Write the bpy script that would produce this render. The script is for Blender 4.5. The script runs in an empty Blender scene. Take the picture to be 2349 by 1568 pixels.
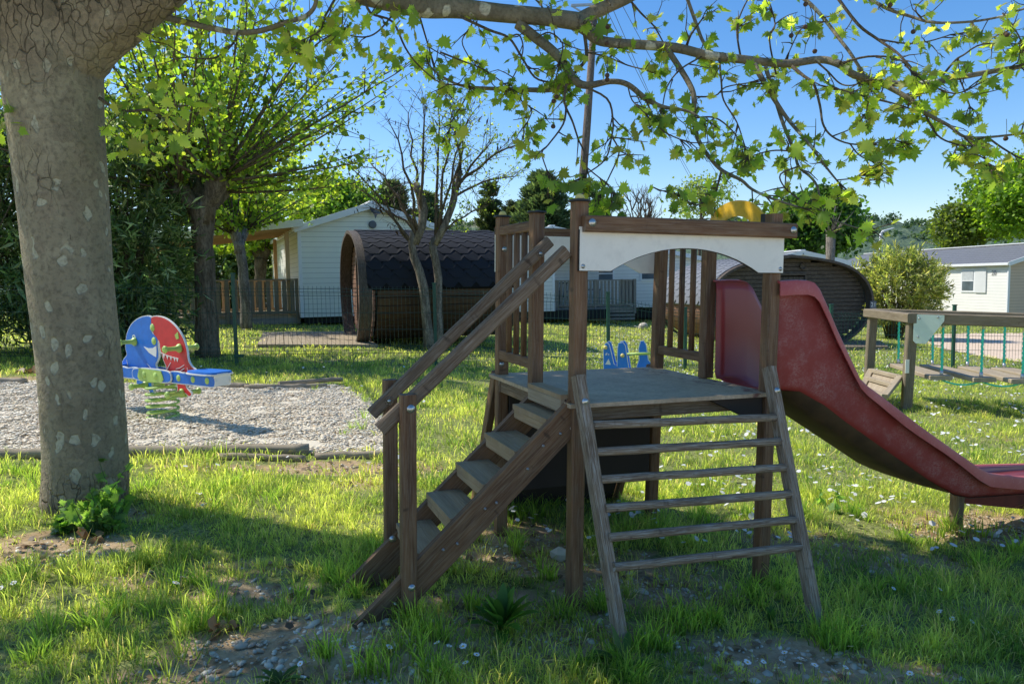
import bpy, math, random
import numpy as np
from mathutils import Vector, Matrix
random.seed(7); rng = np.random.default_rng(7)
scene = bpy.context.scene
COL = scene.collection
PI = math.pi
# ------------------------------------------------------------------ camera model
F = 1696.; CX, CY = 1174.5, 784.
_p = math.atan(.082); _t = math.atan(.0157)
FW = Vector((0, math.cos(_p), -math.sin(_p))); _u0 = Vector((0, math.sin(_p), math.cos(_p))); _r0 = Vector((1, 0, 0))
RT = math.cos(_t)*_r0 - math.sin(_t)*_u0; UP = math.sin(_t)*_r0 + math.cos(_t)*_u0
cam = bpy.data.cameras.new('camera'); camo = bpy.data.objects.new('camera', cam); COL.objects.link(camo)
camo.matrix_world = Matrix(((RT.x, UP.x, -FW.x, 0), (RT.y, UP.y, -FW.y, 0), (RT.z, UP.z, -FW.z, 0), (0, 0, 0, 1)))
cam.sensor_width = 36; cam.lens = 36*F/2349; cam.clip_end = 5000; cam.clip_start = .05
scene.camera = camo
def ray(px, py): return FW*F + RT*(px-CX) - UP*(py-CY)
def at(px, py, Y):
    d = ray(px, py); return d*(Y/d.y)
def gz(X, Y):
    z = -(1.4 + .045*20*math.tanh(X/20) + .008*Y)
    z += .07*math.exp(-(((X+.45)/.45)**2 + ((Y-2.75)/.4)**2))
    z -= .02*math.exp(-(((X-1.0)/.8)**2 + ((Y-2.6)/.5)**2))
    return z
def gz_np(X, Y):
    z = -(1.4 + .045*20*np.tanh(X/20) + .008*Y)
    z = z + .07*np.exp(-(((X+.45)/.45)**2 + ((Y-2.75)/.4)**2))
    z = z - .02*np.exp(-(((X-1.0)/.8)**2 + ((Y-2.6)/.5)**2))
    return z
def gnd(px, py):
    d = ray(px, py); t = 1.4/max(1e-6, -d.z)
    for _ in range(40):
        q = d*t; t = t*gz(q.x, q.y)/q.z if q.z < 0 else t
    q = d*t; return Vector((q.x, q.y, gz(q.x, q.y)))
def gat(px, Y):
    """ground point seen in column px at distance Y"""
    py = 700
    for _ in range(12):
        q = at(px, py, Y); z = gz(q.x, Y); py += (q.z-z)/Y*F
    return Vector((q.x, Y, z))

# ------------------------------------------------------------------ object helpers
def prop(o, label=None, cat=None, group=None, kind=None):
    if label: o['label'] = label
    if cat: o['category'] = cat
    if group: o['group'] = group
    if kind: o['kind'] = kind
    return o
def empty(name, loc, rot=None, label=None, cat=None, group=None):
    o = bpy.data.objects.new(name, None); COL.objects.link(o)
    if rot is None: o.matrix_basis = Matrix.Translation(loc)
    elif isinstance(rot, (int, float)): o.matrix_basis = Matrix.Translation(loc) @ Matrix.Rotation(rot, 4, 'Z')
    else: o.matrix_basis = Matrix.Translation(loc) @ rot.to_4x4()
    o.empty_display_size = .1
    return prop(o, label, cat, group)
def copy_tree(o, parent=None):
    c = o.copy(); COL.objects.link(c); c.parent = parent
    for ch in [x for x in COL.objects if x.parent == o]: copy_tree(ch, c)
    return c
class MB:
    def __init__(s): s.v = []; s.f = []; s.uv = []; s.sm = []
    def face(s, idx, uvs, smooth=False): s.f.append(idx); s.uv.append(uvs); s.sm.append(smooth)
    def loft(s, rings, vs, smooth=False, closed=True, caps=True, per=None):
        """rings: list of lists of points; vs: v coordinate per ring"""
        n = len(rings[0]); b = len(s.v); u0 = random.random()*7
        for r in rings: s.v.extend([tuple(p) for p in r])
        if per is None:
            per = [0]
            for i in range(n):
                per.append(per[-1] + (Vector(rings[0][(i+1) % n])-Vector(rings[0][i])).length)
        v0 = random.random()*9
        m = n if closed else n-1
        for k in range(len(rings)-1):
            for i in range(m):
                j = (i+1) % n
                s.face([b+k*n+i, b+k*n+j, b+(k+1)*n+j, b+(k+1)*n+i],
                       [(u0+per[i], v0+vs[k]), (u0+per[i+1], v0+vs[k]), (u0+per[i+1], v0+vs[k+1]), (u0+per[i], v0+vs[k+1])], smooth)
        if caps and closed:
            for k, rev in ((0, True), (len(rings)-1, False)):
                idx = [b+k*n+i for i in range(n)]
                c = sum((Vector(p) for p in rings[k]), Vector())/n
                uv = [(u0+(Vector(p)-c).x, v0+((Vector(p)-c).z+(Vector(p)-c).y)) for p in rings[k]]
                if rev: idx = idx[::-1]; uv = uv[::-1]
                s.face(idx, uv)
    def beam(s, p0, p1, w, d, up=(0, 0, 1), ch=.005, w1=None, d1=None, segs=1, jit=0):
        p0 = Vector(p0); p1 = Vector(p1); a = (p1-p0); L = a.length; a /= L
        up = Vector(up)
        if abs(a.dot(up.normalized())) > .98: up = Vector((0, 1, 0))
        side = a.cross(up).normalized(); upv = side.cross(a).normalized()
        rings = []; vs = []
        for k in range(segs+1):
            t = k/segs; hw = (w+((w1 or w)-w)*t)/2; hd = (d+((d1 or d)-d)*t)/2; c = min(ch, hw*.5, hd*.5)
            pr = [(hw-c, -hd), (hw, -hd+c), (hw, hd-c), (hw-c, hd), (-hw+c, hd), (-hw, hd-c), (-hw, -hd+c), (-hw+c, -hd)]
            o = p0.lerp(p1, t) + (side*random.uniform(-jit, jit)+upv*random.uniform(-jit, jit) if jit else Vector())
            rings.append([o+side*x+upv*y for x, y in pr]); vs.append(L*t)
        s.loft(rings, vs)
    def tube(s, pts, rad, n=8, smooth=True, caps=True, jit=0, ell=1):
        pts = [Vector(p) for p in pts]
        if isinstance(rad, (int, float)): rad = [rad]*len(pts)
        rings = []; vs = [0]; prev = None
        for i, p in enumerate(pts):
            a = (pts[min(i+1, len(pts)-1)]-pts[max(i-1, 0)]).normalized()
            if prev is None:
                up = Vector((0, 0, 1)) if abs(a.z) < .9 else Vector((0, 1, 0))
                s1 = a.cross(up).normalized()
            else:
                s1 = (prev - a*prev.dot(a)).normalized()
            prev = s1; s2 = a.cross(s1)
            rr = []
            for k in range(n):
                an = 2*PI*k/n; R = rad[i]*(1+random.uniform(-jit, jit))
                rr.append(p + s1*math.cos(an)*R + s2*math.sin(an)*R*ell)
            rings.append(rr)
            if i: vs.append(vs[-1]+(p-pts[i-1]).length)
        s.loft(rings, vs, smooth, True, caps)
    def lathe(s, prof, org, axis=(0, 0, 1), n=14, smooth=True, ang=2*PI):
        a = Vector(axis).normalized(); e = Vector((1, 0, 0)) if abs(a.x) < .9 else Vector((0, 1, 0))
        s1 = a.cross(e).normalized(); s2 = a.cross(s1); org = Vector(org)
        rings = [[org + a*h + (s1*math.cos(2*PI*k/n)+s2*math.sin(2*PI*k/n))*max(r, 1e-4) for k in range(n)] for r, h in prof]
        vs = [0]
        for i in range(1, len(prof)): vs.append(vs[-1]+math.hypot(prof[i][0]-prof[i-1][0], prof[i][1]-prof[i-1][1]))
        s.loft(rings, vs, smooth)
    def box(s, c, sx, sy, sz, ch=0.003):
        c = Vector(c)
        if sz >= sx and sz >= sy: s.beam(c-Vector((0, 0, sz/2)), c+Vector((0, 0, sz/2)), sx, sy, (0, 1, 0), ch)
        elif sx >= sy: s.beam(c-Vector((sx/2, 0, 0)), c+Vector((sx/2, 0, 0)), sy, sz, (0, 0, 1), ch)
        else: s.beam(c-Vector((0, sy/2, 0)), c+Vector((0, sy/2, 0)), sx, sz, (0, 0, 1), ch)
    def plate(s, poly, org, ex, ey, th):
        """flat outline poly (2D) in plane org+ex*x+ey*y, thickness th centred"""
        org = Vector(org); ex = Vector(ex).normalized(); ey = Vector(ey).normalized(); ez = ex.cross(ey).normalized()
        n = len(poly); b = len(s.v)
        for q in (-th/2, th/2):
            for x, y in poly: s.v.append(tuple(org+ex*x+ey*y+ez*q))
        s.face([b+i for i in range(n)][::-1], [(x, y) for x, y in poly][::-1])
        s.face([b+n+i for i in range(n)], [(x, y) for x, y in poly])
        for i in range(n):
            j = (i+1) % n
            s.face([b+i, b+j, b+n+j, b+n+i], [(0, 0), (.02, 0), (.02, .02), (0, .02)])
    def quad(s, a, b, c, d, uv=None):
        k = len(s.v); s.v += [tuple(a), tuple(b), tuple(c), tuple(d)]
        s.face([k, k+1, k+2, k+3], uv or [(0, 0), (1, 0), (1, 1), (0, 1)])
    def build(s, name, mat, parent=None, off=None, **kw):
        me = bpy.data.meshes.new(name)
        v = s.v if off is None else [(x-off[0], y-off[1], z-off[2]) for x, y, z in s.v]
        me.from_pydata(v, [], s.f)
        uvl = me.uv_layers.new(name='UVMap')
        flat = [c for f in s.uv for p in f for c in p]
        uvl.data.foreach_set('uv', flat)
        me.polygons.foreach_set('use_smooth', s.sm)
        me.materials.append(mat); me.update()
        o = bpy.data.objects.new(name, me); COL.objects.link(o)
        if parent: o.parent = parent
        if kw: prop(o, **kw)
        return o
def np_mesh(name, V, Fa, mat, colr=None, parent=None, smooth=False, **kw):
    """V (N,3), Fa (M,3|4) int, colr (N,3)"""
    me = bpy.data.meshes.new(name); k = Fa.shape[1]
    me.vertices.add(len(V)); me.vertices.foreach_set('co', np.ascontiguousarray(V, dtype=np.float32).ravel())
    me.loops.add(Fa.size); me.loops.foreach_set('vertex_index', np.ascontiguousarray(Fa, dtype=np.int32).ravel())
    me.polygons.add(len(Fa)); me.polygons.foreach_set('loop_start', np.arange(0, Fa.size, k, dtype=np.int32))
    me.polygons.foreach_set('loop_total', np.full(len(Fa), k, dtype=np.int32))
    if smooth: me.polygons.foreach_set('use_smooth', np.ones(len(Fa), dtype=bool))
    me.update(calc_edges=True); me.validate()
    if colr is not None:
        at_ = me.color_attributes.new('col', 'FLOAT_COLOR', 'POINT')
        c4 = np.ones((len(V), 4), dtype=np.float32); c4[:, :colr.shape[1]] = colr
        at_.data.foreach_set('color', c4.ravel())
    me.materials.append(mat)
    o = bpy.data.objects.new(name, me); COL.objects.link(o)
    if parent: o.parent = parent
    if kw: prop(o, **kw)
    return o
# ------------------------------------------------------------------ materials
class NT:
    def __init__(s, name):
        s.m = bpy.data.materials.new(name); s.m.use_nodes = True; s.t = s.m.node_tree; s.t.nodes.clear()
        s.out = s.n('ShaderNodeOutputMaterial')
    def n(s, typ, **kw):
        nd = s.t.nodes.new(typ)
        for k, v in kw.items():
            if k.startswith('i_'):
                key = k[2:]; key = int(key) if key.isdigit() else key.replace('_', ' ')
                nd.inputs[key].default_value = v
            else: setattr(nd, k, v)
        return nd
    def l(s, a, b): s.t.links.new(a, b)
    def ramp(s, fac, stops, interp='LINEAR'):
        r = s.n('ShaderNodeValToRGB'); r.color_ramp.interpolation = interp
        e = r.color_ramp.elements
        while len(e) > 1: e.remove(e[0])
        for i, (p, c) in enumerate(stops):
            x = e[0] if i == 0 else e.new(p); x.position = p
            x.color = (c, c, c, 1) if isinstance(c, (int, float)) else (*c, 1)
        s.l(fac, r.inputs[0]); return r.outputs[0]
    def noise(s, vec, scale, detail=4, rough=.55, sc=None):
        if sc is not None:
            mp = s.n('ShaderNodeMapping'); s.l(vec, mp.inputs[0]); mp.inputs['Scale'].default_value = sc; vec = mp.outputs[0]
        nz = s.n('ShaderNodeTexNoise'); s.l(vec, nz.inputs['Vector'])
        nz.inputs['Scale'].default_value = scale; nz.inputs['Detail'].default_value = detail; nz.inputs['Roughness'].default_value = rough
        return nz.outputs[0]
    def mix(s, fac, a, b, blend='MIX'):
        m = s.n('ShaderNodeMix', data_type='RGBA', blend_type=blend)
        for sock, val in ((m.inputs[0], fac), (m.inputs[6], a), (m.inputs[7], b)):
            if hasattr(val, 'links') or hasattr(val, 'is_linked'): s.l(val, sock)
            elif isinstance(val, (int, float)): sock.default_value = val
            else: sock.default_value = (*val, 1)
        return m.outputs[2]
    def math(s, op, a, b=0., clamp=False):
        m = s.n('ShaderNodeMath', operation=op, use_clamp=clamp)
        for i, val in enumerate((a, b)):
            if hasattr(val, 'is_linked'): s.l(val, m.inputs[i])
            else: m.inputs[i].default_value = val
        return m.outputs[0]
    def bump(s, h, strength=.3, dist=.01):
        b = s.n('ShaderNodeBump'); b.inputs['Strength'].default_value = strength; b.inputs['Distance'].default_value = dist
        s.l(h, b.inputs['Height']); return b.outputs[0]
    def pbr(s, col, rough=.8, nrm=None, metal=0, spec=.5, coat=0):
        b = s.n('ShaderNodeBsdfPrincipled')
        if hasattr(col, 'is_linked'): s.l(col, b.inputs['Base Color'])
        else: b.inputs['Base Color'].default_value = (*col, 1)
        if hasattr(rough, 'is_linked'): s.l(rough, b.inputs['Roughness'])
        else: b.inputs['Roughness'].default_value = rough
        b.inputs['Metallic'].default_value = metal; b.inputs['Specular IOR Level'].default_value = spec
        b.inputs['Coat Weight'].default_value = coat
        if nrm is not None: s.l(nrm, b.inputs['Normal'])
        s.l(b.outputs[0], s.out.inputs[0]); return b
    def uv(s): return s.n('ShaderNodeUVMap').outputs[0]
    def obj(s): return s.n('ShaderNodeTexCoord').outputs['Object']
    def pos(s): return s.n('ShaderNodeNewGeometry').outputs['Position']
def wood(name, base, dark, light, wear=.5, rough=.75, scratch=0.0):
    T = NT(name); uv = T.uv()
    g1 = T.noise(uv, 1, 6, .6, (130, 5, 1)); g2 = T.noise(uv, 1, 3, .5, (14, 1.6, 1)); g3 = T.noise(uv, 1, 5, .65, (330, 9, 1))
    c = T.mix(T.ramp(g2, [(.3, 0), (.72, 1)]), dark, base)
    c = T.mix(T.math('MULTIPLY', T.ramp(g1, [(.42, 0), (.72, 1)]), wear), c, light)
    if scratch: c = T.mix(T.math('MULTIPLY', T.ramp(g3, [(.52, 0), (.6, 1)]), scratch), c, (.42, .38, .31))
    c = T.mix(T.ramp(T.noise(uv, 1, 2, .5, (9, 22, 1)), [(.24, .55), (.34, 0)]), c, (.015, .009, .006))
    h = T.math('ADD', g1, g3)
    T.pbr(c, rough, T.bump(h, .5, .004), spec=.3); return T.m
def flat(name, col, rough=.5, var=.12, scale=6, metal=0, spec=.5, bump=0.0, dirt=0.0, coat=0):
    T = NT(name); o = T.obj(); nz = T.noise(o, scale, 5, .6)
    c = T.mix(T.ramp(nz, [(.3, 0), (.7, 1)]), tuple(x*(1-var) for x in col), tuple(min(1, x*(1+var)) for x in col))
    if dirt: c = T.mix(T.math('MULTIPLY', T.ramp(T.noise(o, scale*3, 6, .7), [(.5, 0), (.68, 1)]), dirt), c, (.12, .10, .07))
    T.pbr(c, rough, T.bump(T.noise(o, scale*30, 3), bump, .002) if bump else None, metal, spec, coat); return T.m
def leafmat(name, bright=1.0, trans=.5, tint=(1, 1, .35), rough=.5):
    T = NT(name); a = T.n('ShaderNodeAttribute', attribute_name='col')
    b = T.n('ShaderNodeBsdfPrincipled'); T.l(a.outputs[0], b.inputs['Base Color']); b.inputs['Roughness'].default_value = rough
    b.inputs['Specular IOR Level'].default_value = .5
    tr = T.n('ShaderNodeBsdfTranslucent'); tc = T.mix(1.0, a.outputs[0], tint, 'MULTIPLY')
    br = T.mix(1.0, tc, (bright*2.2, bright*2.2, bright*2.2), 'MULTIPLY'); T.l(br, tr.inputs[0])
    mx = T.n('ShaderNodeMixShader'); mx.inputs[0].default_value = trans; T.l(b.outputs[0], mx.inputs[1]); T.l(tr.outputs[0], mx.inputs[2])
    T.l(mx.outputs[0], T.out.inputs[0]); return T.m

M_brown = wood('brown_stained_wood', (.235, .115, .050), (.075, .036, .018), (.33, .22, .12), .6, .62, .16)
M_rail = wood('weathered_dark_wood', (.22, .145, .085), (.10, .065, .04), (.34, .26, .17), .6, .8, .35)
M_grey = wood('flaking_grey_wood', (.23, .158, .098), (.115, .078, .05), (.54, .42, .27), .7, .85, 1.0)
M_tread = wood('grey_tread_board', (.46, .32, .18), (.26, .18, .10), (.55, .42, .26), .6, .8, .25)
M_pine = wood('pressure_treated_wood', (.24, .185, .115), (.14, .105, .065), (.33, .28, .20), .6, .8, .15)
M_palepine = wood('pale_plank', (.42, .34, .23), (.30, .23, .15), (.55, .47, .34), .5, .85)
M_log = wood('old_timber', (.40, .32, .22), (.20, .15, .10), (.54, .46, .34), .75, .9, .3)
M_deckgrey = wood('grey_deck_wood', (.30, .27, .22), (.17, .15, .125), (.42, .38, .32), .6, .85)
M_orange = wood('orange_porch_wood', (.62, .41, .22), (.48, .30, .15), (.70, .50, .30), .4, .7)
M_podwood = wood('dark_pod_board', (.075, .050, .036), (.035, .024, .019), (.17, .14, .115), .85, .8, .3)
M_podstave = wood('brown_pod_stave', (.10, .055, .028), (.05, .028, .016), (.16, .095, .05), .5, .6)
M_podred = wood('red_brown_pod_stave', (.27, .14, .085), (.18, .09, .06), (.33, .2, .13), .5, .7)
def plat_mat():
    T = NT('worn_plywood'); uv = T.obj(); a = T.noise(uv, 7, 6, .65); b = T.noise(uv, 60, 5, .7)
    c = T.mix(T.ramp(a, [(.3, 0), (.7, 1)]), (.40, .295, .18), (.58, .45, .29))
    c = T.mix(T.math('MULTIPLY', T.ramp(b, [(.45, 0), (.75, 1)]), .5), c, (.11, .095, .08))
    sx = T.n('ShaderNodeSeparateXYZ'); T.l(uv, sx.inputs[0])
    m = T.math('MULTIPLY', T.ramp(sx.outputs[0], [(.84, 0), (.94, 1)]), T.ramp(T.noise(uv, 16, 6, .7), [(.53, 0), (.58, .8)]))
    c = T.mix(m, c, (.13, .03, .028))
    T.pbr(c, .7, T.bump(b, .3, .002), spec=.4); return T.m
M_plat = plat_mat()
M_white = flat('off_white_panel', (.90, .85, .72), .45, .04, 4, dirt=.12)
M_steel = flat('zinc_bolt', (.55, .54, .50), .35, .2, 40, metal=.9)
M_black = flat('black_plastic', (.02, .02, .022), .45)
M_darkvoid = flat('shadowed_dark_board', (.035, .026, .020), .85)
M_yellow = flat('yellow_plastic', (.85, .50, .03), .4, .12, 12, dirt=.2)
M_yelcap = flat('faded_yellow_cap', (.75, .60, .18), .45, .08)
def slide_mat():
    T = NT('red_fibreglass'); o = T.obj()
    c = T.mix(T.ramp(T.noise(o, 3, 4), [(.3, 0), (.7, 1)]), (.28, .032, .026), (.36, .05, .04))
    g = T.n('ShaderNodeNewGeometry'); ox = T.n('ShaderNodeSeparateXYZ'); T.l(o, ox.inputs[0])
    outer = T.ramp(ox.outputs[1], [(.0, 1), (.032, 1), (.045, 0)])    # faded crazed outer skin of the near wall
    cl = T.ramp(T.noise(o, 6, 6, .65), [(.42, 0), (.62, 1)])
    st = T.ramp(T.noise(o, 90, 6, .75), [(.46, 0), (.62, 1)])
    st2 = T.ramp(T.noise(o, 1, 4, .7, (60, 60, 400)), [(.5, 0), (.62, 1)])
    f = T.math('MULTIPLY', T.math('MULTIPLY', cl, T.math('MAXIMUM', st, st2)), T.math('MULTIPLY', outer, T.ramp(ox.outputs[0], [(1.3, .42), (1.5, .32), (1.9, .12)])))
    c = T.mix(f, c, (.55, .42, .38))
    c = T.mix(T.math('MULTIPLY', T.ramp(T.noise(o, 2.2, 3), [(.35, 0), (.75, .4)]), outer), c, (.16, .02, .02))
    r = T.math('ADD', .32, T.math('MULTIPLY', outer, .3))
    T.pbr(c, r, T.bump(T.noise(o, 14, 3), .05, .01), spec=.5); return T.m
M_slide = slide_mat()
def rim_mat():
    T = NT('faded_red_rim'); o = T.obj()
    c = T.mix(T.ramp(T.noise(o, 5, 5), [(.3, 0), (.7, 1)]), (.42, .07, .065), (.52, .13, .115))
    c = T.mix(T.math('MULTIPLY', T.ramp(T.noise(o, 70, 4, .7), [(.55, 0), (.75, 1)]), .35), c, (.6, .3, .27))
    T.pbr(c, .45, spec=.4); return T.m
M_rim = rim_mat()
M_under = flat('dark_brown_underside', (.085, .05, .022), .8, .4, 8)  # dark mottled brown for the underside of the chute
M_redboard = flat('dull_red_board', (.16, .028, .02), .7, .3, 9)
M_blue = flat('blue_plastic', (.008, .16, .62), .45, .12, 12)
M_blue2 = flat('bright_blue_plastic', (.02, .22, .72), .4, .08, 12)
M_red = flat('red_plastic', (.62, .022, .026), .45, .12, 12)
M_rimwhite = flat('white_plastic_edge', (.78, .78, .74), .5, .04)
M_lime = flat('lime_green_metal', (.42, .60, .13), .42, .14, 12)
M_green = flat('green_fence_coating', (.012, .075, .045), .45, .2, 20)
M_wire = flat('green_wire_coating', (.010, .055, .035), .5, .2, 20)
M_rope = flat('turquoise_rope', (.08, .75, .50), .8, .25, 60)
M_ferrule = flat('aluminium_ferrule', (.55, .56, .56), .4, .1, 10, metal=.6)
M_bracket = flat('pale_green_plate', (.72, .80, .66), .5, .06)
M_glass = flat('window_glass', (.10, .13, .15), .08, .3, 2, spec=.8)
M_curtain = flat('net_curtain', (.5, .52, .52), .8, .1)
M_trim = flat('white_trim', (.80, .80, .78), .5, .03)
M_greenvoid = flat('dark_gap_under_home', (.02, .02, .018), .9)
M_stone = flat('pale_boulder', (.62, .55, .44), .9, .3, 5, bump=.5)
M_text = flat('grey_numerals', (.12, .13, .15), .7)
M_dish = flat('galvanised_pole', (.50, .52, .54), .4, .1, 5, metal=.3)
def siding(name, col, gap=.155, lo=.62):
    T = NT(name); o = T.obj(); sx = T.n('ShaderNodeSeparateXYZ'); T.l(o, sx.inputs[0])
    ph = T.math('FRACT', T.math('DIVIDE', sx.outputs[2], gap))
    line = T.ramp(ph, [(0, 1), (.07, 1), (.12, 0), (1, 0)])
    c = T.mix(T.ramp(T.noise(o, 1.5, 4), [(.3, 0), (.7, 1)]), tuple(x*.94 for x in col), col)
    c = T.mix(T.math('MULTIPLY', line, lo), c, tuple(x*.35 for x in col))
    T.pbr(c, .55, T.bump(ph, .35, .02), spec=.35); return T.m
M_sid_w = siding('white_siding', (.85, .84, .78)); M_sid_g = siding('pale_green_grey_siding', (.86, .86, .76), .165)
M_sid_t = siding('tan_siding', (.62, .48, .36)); M_sid_c = siding('cream_siding', (.92, .89, .82))
M_sid_l = siding('lavender_siding', (.48, .53, .66)); M_shut = siding('white_louvre', (.8, .8, .78), .07, .4)
def tile(name, col):
    T = NT(name); o = T.obj(); sx = T.n('ShaderNodeSeparateXYZ'); T.l(o, sx.inputs[0])
    a = T.math('FRACT', T.math('DIVIDE', sx.outputs[1], .30)); b = T.math('FRACT', T.math('DIVIDE', sx.outputs[0], .36))
    la = T.ramp(a, [(0, 1), (.14, 0), (.5, .1), (1, .35)]); lb = T.ramp(b, [(0, 1), (.13, .3), (.16, 0), (1, 0)])
    c = T.mix(T.noise(o, 3, 4), tuple(x*.8 for x in col), tuple(x*1.2 for x in col))
    c = T.mix(T.math('MAXIMUM', la, lb), c, tuple(x*.12 for x in col))
    T.pbr(c, .5, T.bump(T.math('ADD', a, b), .4, .03), spec=.4); return T.m
M_rooftile = tile('grey_pressed_roof_tile', (.21, .21, .215))
M_roofcap = flat('grey_roof_sheet', (.30, .33, .36), .4, .1, 3)
def felt(name, col):
    T = NT(name); o = T.obj(); nz = T.noise(o, 260, 3, .8); n2 = T.noise(o, 3, 4)
    c = T.mix(nz, tuple(x*.5 for x in col), tuple(x*1.5 for x in col)); c = T.mix(T.math('MULTIPLY', n2, .4), c, tuple(x*.7 for x in col))
    T.pbr(c, .85, T.bump(nz, .3, .003), spec=.3); return T.m
M_felt = felt('black_bitumen_shingle', (.019, .021, .028)); M_feltlip = felt('shingle_shadow_edge', (.006, .006, .007)); M_feltg = felt('grey_bitumen_shingle', (.20, .21, .23))
def bark_plane(name, dark=(.115, .105, .078), mid=(.165, .152, .115), pale=(.46, .44, .31), amount=.5, scale=1.0, cell=7, flaky=1.0):
    T = NT(name); o = T.obj()
    wob = T.n('ShaderNodeTexNoise'); T.l(o, wob.inputs[0]); wob.inputs['Scale'].default_value = 9*scale; wob.inputs['Detail'].default_value = 2
    va = T.n('ShaderNodeVectorMath', operation='SCALE'); T.l(wob.outputs[1], va.inputs[0]); va.inputs['Scale'].default_value = .10/scale
    vb = T.n('ShaderNodeVectorMath', operation='ADD'); T.l(o, vb.inputs[0]); T.l(va.outputs[0], vb.inputs[1])
    mp = T.n('ShaderNodeMapping'); T.l(vb.outputs[0], mp.inputs[0]); mp.inputs['Scale'].default_value = (1, 1, .62)
    vo = T.n('ShaderNodeTexVoronoi'); T.l(mp.outputs[0], vo.inputs[0]); vo.inputs['Scale'].default_value = cell*scale; vo.inputs['Randomness'].default_value = 1
    sp = T.n('ShaderNodeSeparateColor'); T.l(vo.outputs['Color'], sp.inputs[0])
    n1 = T.noise(o, 2.2*scale, 5, .6); n2 = T.noise(o, 34*scale, 5, .65)
    c = T.mix(T.ramp(n1, [(.32, 0), (.68, 1)]), dark, mid)
    c = T.mix(T.math('MULTIPLY', sp.outputs[1], .45), c, tuple(x*.68 for x in dark)); c = T.mix(T.ramp(sp.outputs[2], [(.74, 0), (.76, .5)], 'LINEAR'), c, (.32, .25, .17))
    stv = T.noise(o, 3.5*scale, 5, .6, (1, 1, .18)); c = T.mix(T.ramp(stv, [(.48, 0), (.75, .55)]), c, tuple(x*.55 for x in dark))
    near = T.ramp(vo.outputs['Distance'], [(.30, 1), (.36, 0)])
    pm = T.math('MULTIPLY', T.ramp(sp.outputs[0], [(1-amount*.35, 0), (1-amount*.35+.01, 1)]), near)
    c = T.mix(pm, c, pale)
    mp2 = T.n('ShaderNodeMapping'); T.l(vb.outputs[0], mp2.inputs[0]); mp2.inputs['Scale'].default_value = (1, 1, .3)
    cr = T.n('ShaderNodeTexVoronoi', feature='DISTANCE_TO_EDGE'); T.l(mp2.outputs[0], cr.inputs[0]); cr.inputs['Scale'].default_value = 19*scale
    oz = T.n('ShaderNodeSeparateXYZ'); T.l(o, oz.inputs[0]); zone = T.math('MAXIMUM', T.ramp(T.math('ADD', T.math('MULTIPLY', oz.outputs[2], .25), T.math('MULTIPLY', T.noise(o, 2.5, 3), .25)), [(.74, 0), (.84, 1)]), T.ramp(oz.outputs[2], [(.05, 1), (.28, 0)]))
    mask = T.math('MAXIMUM', T.math('MULTIPLY', T.ramp(T.noise(o, 2.6*scale, 3), [(.56, 0), (.66, 1)]), .45), T.math('MULTIPLY', zone, flaky)); c = T.mix(T.math('MULTIPLY', zone, flaky*.6), c, T.mix(sp.outputs[1], (.30, .20, .13), (.14, .095, .065)))
    crk = T.math('MULTIPLY', T.ramp(cr.outputs[0], [(.0, 1), (.05, 0)]), mask)
    c = T.mix(T.math('MULTIPLY', crk, .42), c, (.06, .042, .028))
    c = T.mix(T.math('MULTIPLY', T.ramp(n2, [(.46, 0), (.66, 1)]), .5), c, (.10, .082, .058)); fl_ = T.ramp(T.noise(o, 1, 4, .6, (34, 34, 7)), [(.66, 0), (.72, .75)]); c = T.mix(fl_, c, (.085, .06, .042))
    h = T.math('SUBTRACT', T.math('ADD', n2, T.math('MULTIPLY', pm, -.5)), T.math('MULTIPLY', crk, 1.5))
    T.pbr(c, .82, T.bump(h, .9, .016), spec=.25); return T.m
M_bark = bark_plane('plane_tree_bark', (.33, .27, .175), (.47, .39, .26), (.54, .49, .35), 1.2, 1.0, 13); M_limb = bark_plane('mottled_limb_bark', (.21, .185, .125), (.33, .285, .20), (.62, .58, .44), 1.4, 1.5, 6, 0.0)
def bark(name, d, l, sc=1):
    T = NT(name); o = T.obj(); w = T.noise(o, 9*sc, 6, .7, (1, 1, .22)); w2 = T.noise(o, 40*sc, 4, .7, (1, 1, .3))
    c = T.mix(T.ramp(w, [(.38, 0), (.62, 1)]), d, l); c = T.mix(T.math('MULTIPLY', T.ramp(w2, [(.4, 1), (.55, 0)]), .6), c, tuple(x*.4 for x in d))
    T.pbr(c, .9, T.bump(T.math('ADD', w, w2), .9, .02), spec=.2); return T.m
M_barkmul = bark('furrowed_brown_bark', (.10, .077, .052), (.24, .195, .14)); M_barktwig = bark('twig_bark', (.12, .09, .06), (.24, .19, .125), 3)
M_barkloc = bark('pale_ridged_bark', (.13, .105, .08), (.36, .31, .24), 1.2); M_barkshoot = bark('purple_brown_shoot', (.10, .07, .06), (.17, .12, .10), 3)
M_pole = bark('weathered_pole', (.14, .10, .075), (.28, .22, .17), .8)
M_leafP = leafmat('plane_leaf', 1.35, .6); M_leafM = leafmat('mulberry_leaf', 1.2, .55); M_leafD = leafmat('oleander_leaf', 1.2, .35, (1, 1, .6), .35)
M_leafC = leafmat('conifer_spray', 1.2, .35, (1, 1, .6), .7); M_leafG = leafmat('broad_leaf', 1.35, .5); M_grass = leafmat('grass_blade', 1.75, .56, (1, 1, .5), .55)
M_pet = leafmat('daisy_petal', .5, .2, (1, 1, 1), .6)
M_ball = flat('dry_seed_ball', (.10, .06, .035), .95, .4, 60, bump=.8)
M_pod = flat('dark_seed_pod', (.045, .022, .016), .6, .3, 20)

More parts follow.
